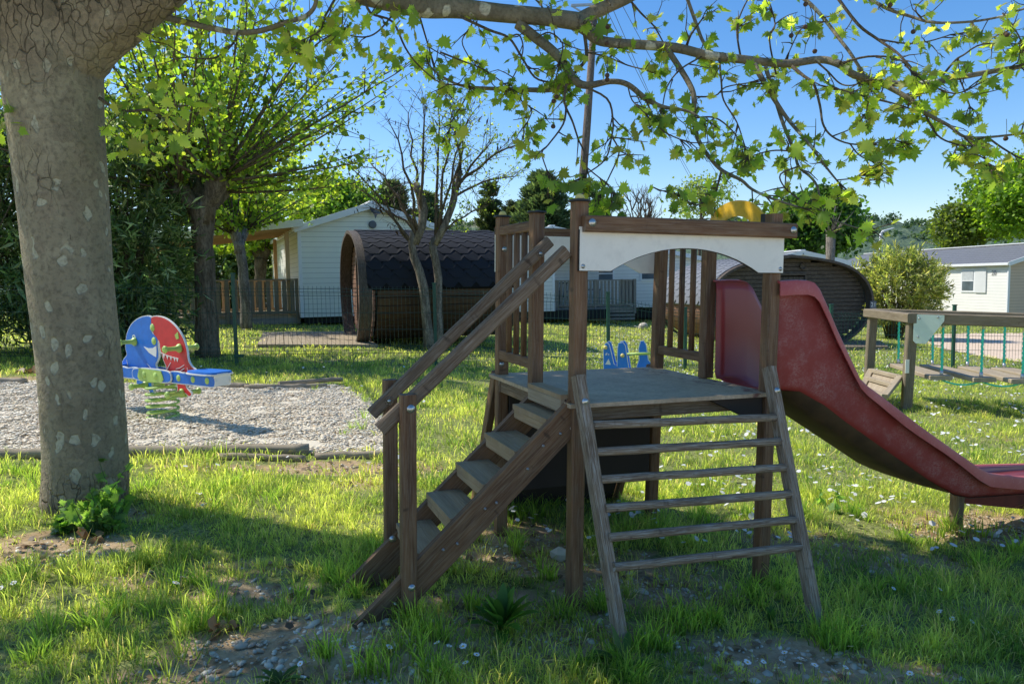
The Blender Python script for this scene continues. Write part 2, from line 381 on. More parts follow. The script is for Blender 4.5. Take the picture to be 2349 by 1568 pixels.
# ------------------------------------------------------------------ light, sky
SUN = Vector((-.925, .38, 0)).normalized(); EL = math.radians(49)
sd = Vector((SUN.x*math.cos(EL), SUN.y*math.cos(EL), math.sin(EL)))
sl = bpy.data.lights.new('sun', 'SUN'); so = bpy.data.objects.new('sun', sl); COL.objects.link(so)
so.rotation_euler = sd.to_track_quat('Z', 'Y').to_euler(); sl.energy = 5.0; sl.angle = math.radians(.53); sl.color = (1, .955, .85)
w = bpy.data.worlds.new('World'); scene.world = w; w.use_nodes = True
nt = w.node_tree; bg = nt.nodes['Background']; sk = nt.nodes.new('ShaderNodeTexSky'); sk.sky_type = 'NISHITA'; sk.sun_disc = False
sk.sun_elevation = EL; sk.sun_rotation = math.atan2(sd.x, sd.y); sk.air_density = 1.0; sk.dust_density = .5; sk.ozone_density = 2.0; sk.altitude = 100
hs = nt.nodes.new('ShaderNodeHueSaturation'); hs.inputs['Saturation'].default_value = 1.34; hs.inputs['Value'].default_value = 1.22; nt.links.new(sk.outputs[0], hs.inputs['Color'])
tn = nt.nodes.new('ShaderNodeMix'); tn.data_type = 'RGBA'; tn.blend_type = 'MULTIPLY'; tn.inputs[0].default_value = 1; tn.inputs[7].default_value = (1.0, .97, 1.03, 1); nt.links.new(hs.outputs[0], tn.inputs[6])
nt.links.new(tn.outputs[2], bg.inputs[0]); bg.inputs[1].default_value = .15
scene.view_settings.view_transform = 'Standard'; scene.view_settings.look = 'None'; scene.view_settings.exposure = 0
scene.cycles.max_bounces = 8; scene.cycles.diffuse_bounces = 5; scene.cycles.transparent_max_bounces = 4; scene.cycles.use_denoising = True
scene.cycles.caustics_reflective = False; scene.cycles.caustics_refractive = False

# ------------------------------------------------------------------ ground
def snoise(X, Y, s, seed=0):
    r = np.random.default_rng(seed); v = np.zeros_like(X)
    for k in range(9):
        a = r.uniform(0, 2*PI); f = r.uniform(.5, 1.8)/s*2*PI; p = r.uniform(0, 6.28)
        v += np.sin((X*math.cos(a)+Y*math.sin(a))*f + p + 1.3*np.sin((X*math.sin(a)-Y*math.cos(a))*f*.6+p*2))
    return v/4.5
DIRT = [((640, 1490), .42, .25, 1), ((760, 1440), .35, .18, .9), ((560, 1360), .28, .14, .9), ((700, 1545), .6, .12, .9), ((860, 1500), .3, .2, .55), ((1120, 1395), .35, .22, .75), ((1260, 1280), .4, .35, .8),
        ((1420, 1330), .45, .3, .7), ((1560, 1330), .35, .3, .6), ((1180, 1210), .3, .3, .6), ((1800, 1500), .38, .13, 1), ((1950, 1540), .4, .1, .8), ((1700, 1540), .3, .1, .5),
        ((120, 1260), .4, .3, .9), ((290, 1180), .2, .15, .7), ((1010, 1420), .25, .2, .55), ((1850, 1250), .4, .3, .5), ((2050, 1290), .5, .25, .5), ((2300, 1215), .55, .35, 1), ((2060, 1170), .25, .12, .6),
        ((820, 1070), .6, .18, .75), ((620, 1075), .9, .12, .7), ((850, 1110), .35, .2, .5), ((1230, 1500), .5, .12, .4), ((1560, 1460), .4, .15, .45), ((60, 870), .5, .4, .8), ((600, 1300), .3, .15, .4),
        ((1430, 1500), .3, .12, .5), ((1000, 1560), .3, .08, .5), ((330, 1330), .25, .12, .5), ((2200, 1400), .4, .12, .35), ((1300, 1440), .25, .2, .6)]
_dw = [(gnd(*p), rx, ry, a) for p, rx, ry, a in DIRT]
GB = [gnd(-200, 1043), gnd(700, 1040), gnd(885, 1040), gnd(900, 985), gnd(850, 925), gnd(790, 884), gnd(285, 880), gnd(-150, 868)]
def inpoly(X, Y, poly):
    ins = np.zeros(X.shape, bool); n = len(poly)
    for i in range(n):
        a = poly[i]; b = poly[(i+1) % n]
        c = ((a.y > Y) != (b.y > Y)) & (X < (b.x-a.x)*(Y-a.y)/(b.y-a.y+1e-12)+a.x); ins ^= c
    return ins
def dirt(X, Y):
    m = np.zeros_like(X); wob = .45*snoise(X, Y, .5, 5)+.3*snoise(X, Y, .16, 6)
    for c, rx, ry, a in _dw:
        d = ((X-c.x)/rx)**2+((Y-c.y)/ry)**2
        m = np.maximum(m, a*np.clip(1.5-d-wob, 0, 1))
    n2 = np.clip((snoise(X, Y, 1.1, 8)+.5*snoise(X, Y, .3, 9)-.9)*1.4, 0, .7)
    return np.clip(np.maximum(m, n2), 0, 1)
def ground_mesh():
    xs = np.concatenate([-np.geomspace(1500, 12, 30), np.arange(-11.8, -4, .25), np.arange(-4, 4, .06), np.arange(4, 12, .25), np.geomspace(12, 1500, 30)])
    ys = np.concatenate([-np.geomspace(300, 3, 10), np.arange(-2, 1.6, .4), np.arange(1.6, 6, .06), np.arange(6, 18, .2), np.geomspace(18, 1600, 34)])
    X, Y = np.meshgrid(xs, ys); Z = gz_np(X, np.minimum(Y, 400))
    near = np.exp(-np.maximum(0, Y-9)/6)
    D = dirt(X, Y)
    Z = Z + near*(.008*snoise(X, Y, .9, 1)+.004*snoise(X, Y, .25, 2)) - .012*D*near
    V = np.stack([X, Y, Z], -1).reshape(-1, 3); ny, nx = X.shape
    i = np.arange(ny*nx).reshape(ny, nx)
    Fq = np.stack([i[:-1, :-1], i[:-1, 1:], i[1:, 1:], i[1:, :-1]], -1).reshape(-1, 4)
    inb = inpoly(X, Y, GB).astype(float)
    c = np.stack([D, inb, np.zeros_like(D)], -1).reshape(-1, 3)
    T = NT('lawn_soil'); o = T.pos(); a = T.n('ShaderNodeAttribute', attribute_name='col'); sp = T.n('ShaderNodeSeparateColor'); T.l(a.outputs[0], sp.inputs[0])
    n1 = T.noise(o, 1.3, 6, .65); n2 = T.noise(o, 30, 6, .7); n3 = T.noise(o, 6, 5, .6)
    gr = T.mix(T.ramp(n1, [(.3, 0), (.7, 1)]), (.22, .27, .075), (.46, .46, .18)); gr = T.mix(T.ramp(n2, [(.35, 0), (.65, 1)]), gr, (.08, .09, .035))
    so_ = T.mix(T.ramp(n2, [(.3, 0), (.7, 1)]), (.34, .225, .125), (.64, .48, .30)); so_ = T.mix(T.ramp(n3, [(.4, 0), (.7, .6)]), so_, (.27, .18, .09))
    f = T.ramp(T.math('ADD', sp.outputs[0], T.math('MULTIPLY', T.math('SUBTRACT', n3, .5), .6)), [(.2, 0), (.55, 1)])
    c_ = T.mix(f, gr, so_); c_ = T.mix(sp.outputs[1], c_, (.72, .64, .50))
    T.pbr(c_, .95, T.bump(n2, .6, .015), spec=.1)
    return np_mesh('ground', V, Fq, T.m, c, smooth=True, kind='structure')
ground_mesh()

# ------------------------------------------------------------------ grass, daisies, stones
EXCL = [GB]
def excl(X, Y):
    e = np.zeros(X.shape, bool)
    for p in EXCL: e |= inpoly(X, Y, p)
    return e
PATH = [gnd(2085, 768), gnd(2349, 764), gnd(2900, 775), gnd(2900, 880), gnd(2349, 833), gnd(2160, 803)]; EXCL.append(PATH)
WP = [gnd(598, 797), gnd(608, 767), gnd(800, 763), gnd(862, 795)]; EXCL.append(WP)
def blades(name, n, y0, y1, h, wd, label, per=14, k=1.0, tall=.0, spread=1.0, seed=1, colsh=0):
    r = np.random.default_rng(seed)
    nt_ = n//per
    Yt = (y0**(2-k)+(y1**(2-k)-y0**(2-k))*r.random(nt_))**(1/(2-k)); Xt = r.uniform(-1, 1, nt_)*(.80*Yt+.9)
    keep = (~excl(Xt, Yt)) & (r.random(nt_) > dirt(Xt, Yt)*1.03)
    dens = np.clip(.75+.5*snoise(Xt, Yt, .7, 21), .25, 1); keep &= r.random(nt_) < dens
    Xt = Xt[keep]; Yt = Yt[keep]; m = len(Xt)
    tf = 1+.45*snoise(Xt, Yt, 1.6, 11)+.35*snoise(Xt, Yt, .4, 12); tf = np.clip(tf, .4, 1.9)*r.uniform(.75, 1.35, m)
    big = r.random(m) < .05; tf = np.where(big, tf*1.5, tf)
    X = np.repeat(Xt, per); Y = np.repeat(Yt, per); tf = np.repeat(tf, per); N = len(X)
    rad = np.abs(r.normal(0, .030*spread, N))*(1+Y*.05); an = r.uniform(0, 2*PI, N)
    bx = X+rad*np.cos(an); by = Y+rad*np.sin(an); bz = gz_np(bx, by)-.008
    H = h*tf*r.uniform(.5, 1.25, N); W = wd*r.uniform(.6, 1.3, N)
    lean = np.clip(rad/(.03*spread)*.35+np.abs(r.normal(.25, .25, N)), 0, 1.3); la = an+r.normal(0, .7, N)
    dx = np.cos(la)*lean; dy = np.sin(la)*lean
    fa = r.uniform(0, 2*PI, N); sx = np.cos(fa)*W/2; sy = np.sin(fa)*W/2
    V = np.zeros((N, 5, 3))
    V[:, 0] = np.stack([bx-sx, by-sy, bz], -1); V[:, 1] = np.stack([bx+sx, by+sy, bz], -1)
    mx = bx+dx*H*.35; my = by+dy*H*.35; mz = bz+H*.6/np.sqrt(1+.3*lean**2)
    V[:, 2] = np.stack([mx-sx*.75, my-sy*.75, mz], -1); V[:, 3] = np.stack([mx+sx*.75, my+sy*.75, mz], -1)
    V[:, 4] = np.stack([bx+dx*H*.95, by+dy*H*.95, bz+H*(1.0-.42*np.minimum(lean, 1.2))], -1)
    b = (np.arange(N)*5)[:, None]
    Fa = np.concatenate([b+np.array([0, 1, 3]), b+np.array([0, 3, 2]), b+np.array([2, 3, 4])])
    t = np.clip(.5+.35*snoise(bx, by, 1.3, 31)+.25*snoise(bx, by, .35, 32)+r.normal(0, .18, N), 0, 1)[:, None]
    c = (1-t)*np.array([.105, .175, .04])+t*np.array([.42, .44, .13])
    dry = r.random(N) < .09; c[dry] = np.array([.50, .42, .24])*r.uniform(.6, 1.1, (dry.sum(), 1))
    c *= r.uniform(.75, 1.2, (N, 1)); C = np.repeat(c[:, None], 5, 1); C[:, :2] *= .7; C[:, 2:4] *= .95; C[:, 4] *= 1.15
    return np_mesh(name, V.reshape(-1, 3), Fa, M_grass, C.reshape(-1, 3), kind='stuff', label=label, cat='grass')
blades('near_grass', 165000, 1.75, 5.2, .070, .0044, 'shaggy green grass around the play tower in the foreground', seed=1)
blades('short_turf', 70000, 1.75, 5.2, .040, .0050, 'short fine turf between the tufts in the foreground', per=8, spread=2.2, seed=2)
blades('lawn_grass', 170000, 5.0, 12.5, .075, .0085, 'sunlit lawn grass between the play tower and the wire fence', per=10, spread=2.4, seed=3)
blades('distant_grass', 150000, 12, 34, .085, .020, 'bright lawn beyond the wire fence among the cabins', per=8, spread=3.5, seed=4)
# long tufts hugging posts and the shade
def tufts(name, spots, label, seed=9):
    r = np.random.default_rng(seed); Vs = []; Cs = []
    for (px, py, hh, nn, rr) in spots:
        g = gnd(px, py)
        for _ in range(nn):
            a = r.uniform(0, 2*PI); q = abs(r.normal(0, rr)); x = g.x+q*math.cos(a); y = g.y+q*math.sin(a); z = gz(x, y)-.01
            H = hh*r.uniform(.5, 1.15); ln = r.uniform(.15, .75); fa = r.uniform(0, PI); W = r.uniform(.003, .0065)
            d = np.array([math.cos(a+r.normal(0, .5)), math.sin(a+r.normal(0, .5))]); s = np.array([math.cos(fa), math.sin(fa), 0])*W/2
            P = [np.array([x, y, z])]
            for t in (.35, .7, 1): P.append(np.array([x+d[0]*ln*H*t*t, y+d[1]*ln*H*t*t, z+H*(t-.32*ln*t*t*t)]))
            Vs.append([P[0]-s, P[0]+s, P[1]-s, P[1]+s, P[2]-s*.7, P[2]+s*.7, P[3]])
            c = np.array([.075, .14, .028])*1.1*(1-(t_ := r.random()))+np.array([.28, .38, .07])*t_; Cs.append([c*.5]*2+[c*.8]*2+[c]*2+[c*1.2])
    V = np.array(Vs); N = len(V); b = (np.arange(N)*7)[:, None]
    Fa = np.concatenate([b+np.array(q) for q in ([0, 1, 3], [0, 3, 2], [2, 3, 5], [2, 5, 4], [4, 5, 6])])
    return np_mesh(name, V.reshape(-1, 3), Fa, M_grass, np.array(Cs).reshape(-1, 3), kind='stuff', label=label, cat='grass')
sp_ = []
for (px, py, k) in [(940, 1420, 5), (1000, 1460, 5), (1330, 1420, 4), (1370, 1400, 4), (1450, 1500, 5), (1500, 1480, 5), (1560, 1440, 6), (1620, 1420, 5), (1900, 1480, 7), (1940, 1470, 5), (1760, 1360, 4), (1720, 1370, 4), (1150, 1250, 5), (1240, 1190, 5), (1490, 1210, 5),
                    (830, 1350, 4), (780, 1330, 5), (860, 1260, 4), (930, 1490, 4), (1060, 1380, 4), (2000, 1360, 4), (2120, 1340, 4), (2180, 1210, 4), (2230, 1230, 4), (1840, 1180, 4), (1700, 1180, 5), (1600, 1190, 6), (1950, 1200, 5), (2080, 1240, 5),
                    (480, 1150, 4), (560, 1120, 5), (620, 1140, 5), (410, 1120, 4), (320, 1130, 5), (60, 1120, 5), (30, 1080, 6), (400, 1340, 5), (300, 1400, 4), (180, 1440, 4), (420, 1450, 4), (500, 1400, 4), (660, 1370, 3), (720, 1500, 3), (90, 1500, 4), (1180, 1180, 8), (1300, 1150, 8), (1080, 1180, 4),
                    (1240, 1330, 4), (820, 980, 4), (860, 940, 5), (900, 930, 5), (960, 900, 6), (1050, 930, 5), (700, 880, 3), (820, 890, 5), (1420, 1170, 5), (1540, 1160, 5), (2320, 1270, 6), (2270, 1300, 5), (1350, 1530, 4), (1420, 1550, 4), (1000, 1540, 4), (860, 1550, 4)]:
    for _ in range(k): sp_.append((px+random.gauss(0, 28), py+random.gauss(0, 12), random.uniform(.08, .17), random.randint(16, 30), .03))
tufts('grass_tuft', sp_, 'long arching grass tufts at the feet of the posts and timbers')
def discs(name, n, y0, y1, rad, label, cat, mat, colf, k=1., flt=None, n6=6, flat_=True, seed=5, hgt=.05):
    r = np.random.default_rng(seed); Y = (y0**(2-k)+(y1**(2-k)-y0**(2-k))*r.random(n))**(1/(2-k)); X = r.uniform(-1, 1, n)*(.8*Y+.5)
    kp = ~excl(X, Y)
    if flt is not None: kp &= flt(X, Y, r)
    X = X[kp]; Y = Y[kp]; N = len(X); Z = gz_np(X, Y)+hgt*r.uniform(.5, 1.2, N)
    R = rad*r.uniform(.7, 1.25, N); ax = r.normal(0, .35, (N, 2))
    an = np.arange(n6)*2*PI/n6
    V = np.zeros((N, n6, 3)); V[:, :, 0] = X[:, None]+R[:, None]*np.cos(an); V[:, :, 1] = Y[:, None]+R[:, None]*np.sin(an)
    V[:, :, 2] = Z[:, None]+R[:, None]*(np.cos(an)*ax[:, :1]+np.sin(an)*ax[:, 1:])
    b = (np.arange(N)*n6)[:, None]; Fa = np.concatenate([b+np.array([0, i, i+1]) for i in range(1, n6-1)])
    return np_mesh(name, V.reshape(-1, 3), Fa, mat, np.repeat(colf(r, N)[:, None], n6, 1).reshape(-1, 3), kind='stuff', label=label, cat=cat)
wh = lambda r, N: np.ones((N, 3))*r.uniform(.75, .92, (N, 1))
discs('lawn_daisies', 30000, 3.9, 30, .0165, 'tiny white daisies scattered through the sunny lawn', 'flowers', M_pet, wh, .9,
      lambda X, Y, r: (snoise(X, Y, 1.2, 41)+.8*snoise(X, Y, .35, 42) > .05+.5*r.random(len(X))) & ((X > .15*Y-.9) | (r.random(len(X)) < .06)), hgt=.075)
# pebbles
def ico():
    t = (1+5**.5)/2; v = np.array([(-1, t, 0), (1, t, 0), (-1, -t, 0), (1, -t, 0), (0, -1, t), (0, 1, t), (0, -1, -t), (0, 1, -t), (t, 0, -1), (t, 0, 1), (-t, 0, -1), (-t, 0, 1)], float)
    v /= np.linalg.norm(v[0]); f = np.array([(0, 11, 5), (0, 5, 1), (0, 1, 7), (0, 7, 10), (0, 10, 11), (1, 5, 9), (5, 11, 4), (11, 10, 2), (10, 7, 6), (7, 1, 8), (3, 9, 4), (3, 4, 2), (3, 2, 6), (3, 6, 8), (3, 8, 9), (4, 9, 5), (2, 4, 11), (6, 2, 10), (8, 6, 7), (9, 8, 1)])
    return v, f
IV, IF = ico()
def T_peb():
    T = NT('pebble_stone'); a = T.n('ShaderNodeAttribute', attribute_name='col'); nz = T.noise(T.pos(), 120, 4, .6)
    c = T.mix(T.math('MULTIPLY', nz, .28), a.outputs[0], (.40, .33, .24)); T.pbr(c, .42, spec=.6); return T.m
M_peb = T_peb()
def pebbles(name, P, R, label, seed=3, pal=None, parent=None, sq=.6):
    r = np.random.default_rng(seed); N = len(P)
    S = R[:, None]*np.stack([r.uniform(.8, 1.5, N), r.uniform(.7, 1.05, N), r.uniform(sq*.7, sq*1.2, N)], -1)
    V = IV[None]*(1+r.normal(0, .09, (N, 12, 1)))*S[:, None]
    a = r.uniform(0, 2*PI, N); ca, sa = np.cos(a)[:, None], np.sin(a)[:, None]
    tl = r.normal(0, .16 if sq < .3 else .3, N)[:, None]
    x = V[..., 0]*ca-V[..., 1]*sa; y = V[..., 0]*sa+V[..., 1]*ca; z = V[..., 2]+x*tl
    V = np.stack([x, y, z], -1)+P[:, None]
    pal = pal if pal is not None else np.array([(.92, .82, .62), (.86, .73, .53), (.95, .87, .70), (.66, .55, .41), (.88, .70, .48), (.78, .69, .55)])
    c = pal[r.integers(0, len(pal), N)]*r.uniform(.75, 1.1, (N, 1))
    b = (np.arange(N)*12)[:, None, None]
    return np_mesh(name, V.reshape(-1, 3), (b+IF[None]).reshape(-1, 3), M_peb, np.repeat(c[:, None], 12, 1).reshape(-1, 3), smooth=True, kind='stuff', label=label, cat='gravel')
def scatter(poly, n, r):
    xs = [p.x for p in poly]; ys = [p.y for p in poly]; X = r.uniform(min(xs), max(xs), n); Y = r.uniform(min(ys), max(ys), n); k = inpoly(X, Y, poly); return X[k], Y[k]
r_ = np.random.default_rng(77)
X, Y = scatter(GB, 72000, r_)
Z = gz_np(X, Y)+r_.uniform(-.003, .006, len(X))+.012*snoise(X, Y, .5, 71)+.008; pebbles('gravel_bed', np.stack([X, Y, Z], -1), np.clip(.0130*np.exp(r_.normal(0, .38, len(X))), .008, .034), 'bed of pale rounded gravel around the spring toy', sq=.24)
def dpeb(n, y0, y1, rad, name, label, thr, seed, margin=None):
    r = np.random.default_rng(seed); Y = r.uniform(y0, y1, n); X = r.uniform(-1, 1, n)*(.75*Y+.3); D = dirt(X, Y); k = (D > thr) & (r.random(n) < D) & ((snoise(X, Y, .3, 50) > -.4)) & ~inpoly(X, Y, GB)
    X, Y = X[k], Y[k]; pal = np.array([(.62, .52, .38), (.72, .61, .46), (.48, .43, .34), (.82, .72, .55), (.50, .37, .25)])
    pebbles(name, np.stack([X, Y, gz_np(X, Y)-.008], -1), rad*np.exp(r.normal(0, .45, len(X))), label, seed, pal, sq=.6)
dpeb(34000, 1.8, 6, .0075, 'loose_pebbles', 'loose grey pebbles on the bare trodden soil under the tower', .35, 5)
# dry leaf litter
discs('leaf_litter', 2600, 1.9, 6.5, .018, 'brown leaf litter and dry chips on the worn soil', 'litter', M_pet, lambda r, N: np.array([.22, .14, .075])*r.uniform(.5, 1.6, (N, 1)), 1., lambda X, Y, r: dirt(X, Y) > .35, 5, seed=12, hgt=.008)
# path beyond the fence
def sheet(name, poly, z, mat, n=26, **kw):
    xs = [p.x for p in poly]; ys = [p.y for p in poly]; mb = MB()
    gx = np.linspace(min(xs), max(xs), n*2); gy = np.linspace(min(ys), max(ys), n); X, Y = np.meshgrid((gx[:-1]+gx[1:])/2, (gy[:-1]+gy[1:])/2)
    jit = Vector((0, 0, 0)); ins = inpoly(X+.25*snoise(X, Y, 1.5, 3), Y+.25*snoise(X, Y, 1.1, 4), poly)
    for j in range(n-1):
        for i in range(n*2-1):
            if ins[j, i]:
                q = [(gx[i], gy[j]), (gx[i+1], gy[j]), (gx[i+1], gy[j+1]), (gx[i], gy[j+1])]
                mb.quad(*[(x, y, gz(x, y)+z) for x, y in q])
    return mb.build(name, mat, **kw)
def sandm():
    T = NT('sandy_path'); o = T.pos(); n = T.noise(o, 9, 8, .7); c = T.mix(T.ramp(n, [(.35, 0), (.65, 1)]), (.62, .46, .33), (.80, .64, .48)); T.pbr(c, .95, T.bump(n, .5, .02), spec=.1); return T.m
M_sand = sandm()
sheet('gravel_path', PATH, .02, M_sand, 30, kind='structure')
def bouncem():
    T = NT('pale_bounce_ground'); o = T.pos(); n = T.noise(o, 14, 8, .7); c = T.mix(T.ramp(n, [(.3, 0), (.7, 1)]), (.62, .52, .40), (.82, .72, .58)); T.pbr(c, .95, T.bump(n, .4, .02), spec=.1); return T.m
mb = MB()
for j in range(14):
    for i in range(24):
        x0 = -26+i*2.2; y0 = -26+j*1.95; mb.quad(*[(x, y, gz(x, y)+.03) for x, y in ((x0, y0), (x0+2.2, y0), (x0+2.2, y0+1.95), (x0, y0+1.95))])
mb.build('bounce_ground', bouncem(), kind='structure')  # unseen pale ground added behind the camera to bounce warm light

# ================================================================== PLAY TOWER
yaw, t1, t2 = .3596, .0228, -.0049
RM = Matrix.Rotation(t1, 3, 'Y') @ Matrix(((1, 0, 0), (0, math.cos(t2), math.sin(t2)), (0, -math.sin(t2), math.cos(t2)))) @ Matrix.Rotation(yaw, 3, 'Z')
TO = Vector((.24824, 3.1336, -1.43624))
tower = empty('play_tower', TO, RM, 'dark brown wooden play tower with steps, white arched panels, rung ladder and red slide', 'play tower')
S, W, DT, DM, HP = .062, 1.0, 1.0515, .498, .91
def bolt(c, axis, r=.012, parent=None, mat=None, name='bolt'):
    mb = MB(); a = Vector(axis); prof = [(r*1.25, 0), (r*1.25, .002), (r, .003), (r*.85, .006), (r*.5, .009), (0, .010)]
    mb.lathe(prof, c, a, 10); return mb.build(name, mat or M_steel, parent)
def post(name, u, v, w0, w1, m=M_brown, du=(0, 0), par=tower):
    mb = MB(); mb.beam((u+S/2+du[0], v+S/2, w0), (u+S/2+du[1], v+S/2, w1), S, S, (0, 1, 0), .006, segs=4, jit=.0006); return mb.build(name, m, par)
pA = post('post', -.012, 0, -.06, 1.765, du=(0, 0)); pB = post('post', W, 0, -.06, 1.752)
pC = post('post', 0, DT-S, -.06, 1.772); pD = post('post', W, DT-S, -.06, 1.74, du=(-.02, .014))
pE = post('post', 0, DM, .86, 1.757); pF = post('post', W, DM, .914, 1.75)
def cap(u, v, w, par, dome):
    mb = MB(); mb.lathe([(.047, 0), (.049, .003), (.049, .007), (.044, .010), (.03, .012), (0, .012)], (u+S/2, v+S/2, w), (0, 0, 1), 20); c = mb.build('cap', M_black, par)
    if dome:
        d = MB(); d.lathe([(.020, 0), (.021, .006), (.018, .015), (.010, .022), (0, .024)], (u+S/2, v+S/2, w+.012), (0, 0, 1), 16); d.build('cap_dome', M_yelcap, par)
cap(-.012, 0, 1.765, pA, True); cap(0, DT-S, 1.772, pC, True); cap(0, DM, 1.757, pE, False); cap(W, DT-S, 1.74, pD, False)
# platform
mb = MB(); pw = [(-.03, -.008), (W+.035, -.008), (W+.035, .52), (W+.035, DT+.01), (-.03, DT+.01)]
mb.plate(pw, (0, 0, HP-.009), (1, 0, 0), (0, 1, 0), .018); mb.build('platform', M_plat, tower)
mb = MB()
for v in (S+.02, DT-S-.02): mb.beam((0, v, HP-.055), (W+S, v, HP-.055), .035, .072)
for u in (.02, W+.035): mb.beam((u, .02, HP-.056), (u, DT-.02, HP-.056), .035, .072)
mb.build('platform_joist', M_rail, tower)
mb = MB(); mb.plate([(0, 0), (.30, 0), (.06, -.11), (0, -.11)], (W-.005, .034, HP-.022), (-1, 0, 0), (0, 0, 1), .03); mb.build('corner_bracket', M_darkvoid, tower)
# front and back beams with white arched panels
def arch(u0, u1, ztop, zbot, uc, r_half, zap, n=18):
    pts = [(u0, ztop), (u0, zbot), (uc-r_half, zbot)]
    h = zap-zbot; Rr = (r_half**2+h*h)/(2*h); a = math.asin(r_half/Rr)
    for i in range(1, n):
        an = -a+2*a*i/n; pts.append((uc+Rr*math.sin(an), zap-Rr+Rr*math.cos(an)))
    return pts+[(uc+r_half, zbot), (u1, zbot), (u1, ztop)]
for v, sg, tag_ in ((0, -1, 'f'), (DT, 1, 'b')):
    vb = v+sg*.024; mb = MB(); o = 0 if sg < 0 else .02
    mb.beam((.012, vb, 1.672+o), (W+S+.045, vb, 1.672+o), .042, .068, (0, 0, 1), .006, segs=3, jit=.0008); b = mb.build('top_beam', M_brown, tower)
    if sg < 0:
        for u in (.042, W+S+.022): bolt((u, vb+sg*.021, 1.675), (0, sg, 0), .014, b)
    vp = v+sg*.007; mb = MB(); mb.plate(arch(.002, W+S-.002, 1.66+o, 1.477, .535, .385, 1.581), (0, vp, 0), (1, 0, 0), (0, 0, 1), .011); q = mb.build('arched_panel', M_white, tower)
    if sg < 0:
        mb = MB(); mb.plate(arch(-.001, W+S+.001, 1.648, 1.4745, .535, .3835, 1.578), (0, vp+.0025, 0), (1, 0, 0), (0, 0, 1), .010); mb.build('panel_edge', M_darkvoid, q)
        for u in (.018, W+S-.018): bolt((u, vp+sg*.0055, 1.495), (0, sg, 0), .008, q, name='screw')
# side barriers
for u in (.022, W+.030):
    mb = MB(); mb.beam((u, DM+S-.006, 1.698), (u, DT-S+.006, 1.698), .036, .05); mb.build('barrier_rail', M_brown, tower)
    mb = MB(); mb.beam((u, DM+S-.006, 1.022), (u, DT-S+.006, 1.022), .036, .052); mb.build('barrier_rail', M_brown, tower)
    for k in range(3):
        v = DM+S+(DT-2*S-DM)*(k+1)/4.+.0; mb = MB(); mb.tube([(u, v, 1.04), (u, v, 1.68)], .0165, 10); mb.build('baluster', M_brown, tower)
# yellow arch over the slide entrance
n = 22; out = []; inn = []
vc, zc = .29, 1.70
for i in range(n+1):
    a = PI*i/n; out.append((vc+.225*math.cos(a), zc+.138*math.sin(a))); inn.append((vc+.130*math.cos(a), zc+.060*math.sin(a)))
mb = MB(); mb.plate(out+inn[::-1], (W+.012, 0, 0), (0, 1, 0), (0, 0, 1), .014); mb.build('yellow_arch', M_yellow, tower)
mb = MB(); mb.beam((W+.010, S+.012, 1.68), (W+.010, S+.012, 1.755), .022, .03, (0, 1, 0)); mb.build('arch_bracket', M_black, tower)
# ladder
lad = []
for (a, b) in (((-.006, -.028, 1.035), (.040, -.385, -.05)), ((.985, -.028, 1.035), (.958, -.43, -.05))):
    mb = MB(); mb.beam(a, b, .046, .062, (0, -1, .4), .007, segs=5, jit=.0008); q = mb.build('ladder_rail', M_grey, tower); lad.append(q)
    c = Vector(a).lerp(Vector(b), .10); nn = Vector((0, -.93, .35)).normalized(); bolt(c+nn*.029, nn, .013, q)
for i, (zl, zr) in enumerate(zip((.842, .738, .632, .524, .417, .308), (.82, .716, .606, .497, .391, .283))):
    zl -= .006; zr -= .006
    pl = Vector((.028, .38*zl-.4214+.0, zl)); pr = Vector((.965, .38*zr-.4214-.005, zr)); mb = MB()
    pts = [pl.lerp(pr, k/6)+Vector((0, 0, random.uniform(-.0012, .0012))) for k in range(7)]
    mb.tube(pts, [.0185*random.uniform(.96, 1.04) for _ in pts], 12); mb.build('rung', M_grey, tower)
# steps
slope = .92
def strg(v, u0, w0, u1, th=.036, dep=.125, name='stringer'):
    # side board: top edge from (u0,w0) up to u1
    w1 = w0+slope*(u1-u0); drop = dep*math.sqrt(1+slope**2)
    base = -.03; ub = u0+(base-w0)/slope
    ut = u0+(base+drop-w0)/slope
    poly = [(ub-.0, base), (ut, base), (u1, w1-drop), (u1, w1)]
    mb = MB(); b = len(mb.v); P = []
    for q in (-th/2, th/2):
        for x, z in poly: mb.v.append((x, v+q, z))
    def uvp(x, z): 
        L = math.sqrt(1+slope**2); return ((z-slope*x)/L+3+v, (x+slope*z)/L)
    mb.face([0, 1, 2, 3], [uvp(*p) for p in poly]); mb.face([7, 6, 5, 4], [uvp(*p) for p in poly[::-1]])
    for i in range(4):
        j = (i+1) % 4; q = [uvp(*poly[i]), uvp(*poly[j])]
        mb.face([i, i+4, j+4, j], [(5, q[0][1]), (5+th, q[0][1]), (5+th, q[1][1]), (5, q[1][1])])
    return mb.build(name, M_brown, tower)
s1 = strg(.042, -.907, .10, -.006); s2 = strg(.480, -.894, .075, -.002)
for v, q, o in ((.024-.0, s1, -1), ):
    for u in (-.78, -.71, -.58, -.52, -.40, -.35, -.21, -.14, -.06):
        bolt((u, v, .10+slope*(u+.907)-.085+.02*math.sin(u*40)), (0, -1, 0), .0055, q, name='screw')
treads = [(.841, -.114), (.711, -.257), (.580, -.400), (.449, -.542), (.318, -.684), ]
for w_, u_ in treads:
    mb = MB(); u2 = u_+.165
    mb.plate([(u_, .060), (u2, .060), (u2, .462), (u_, .462)], (0, 0, w_-.012), (1, 0, 0), (0, 1, 0), .024); t = mb.build('tread', M_tread, tower)
    mb = MB(); mb.beam((u_+.018, .061, w_-.047), (u_+.018, .461, w_-.047), .022, .045); mb.build('tread_support', M_tread, t)
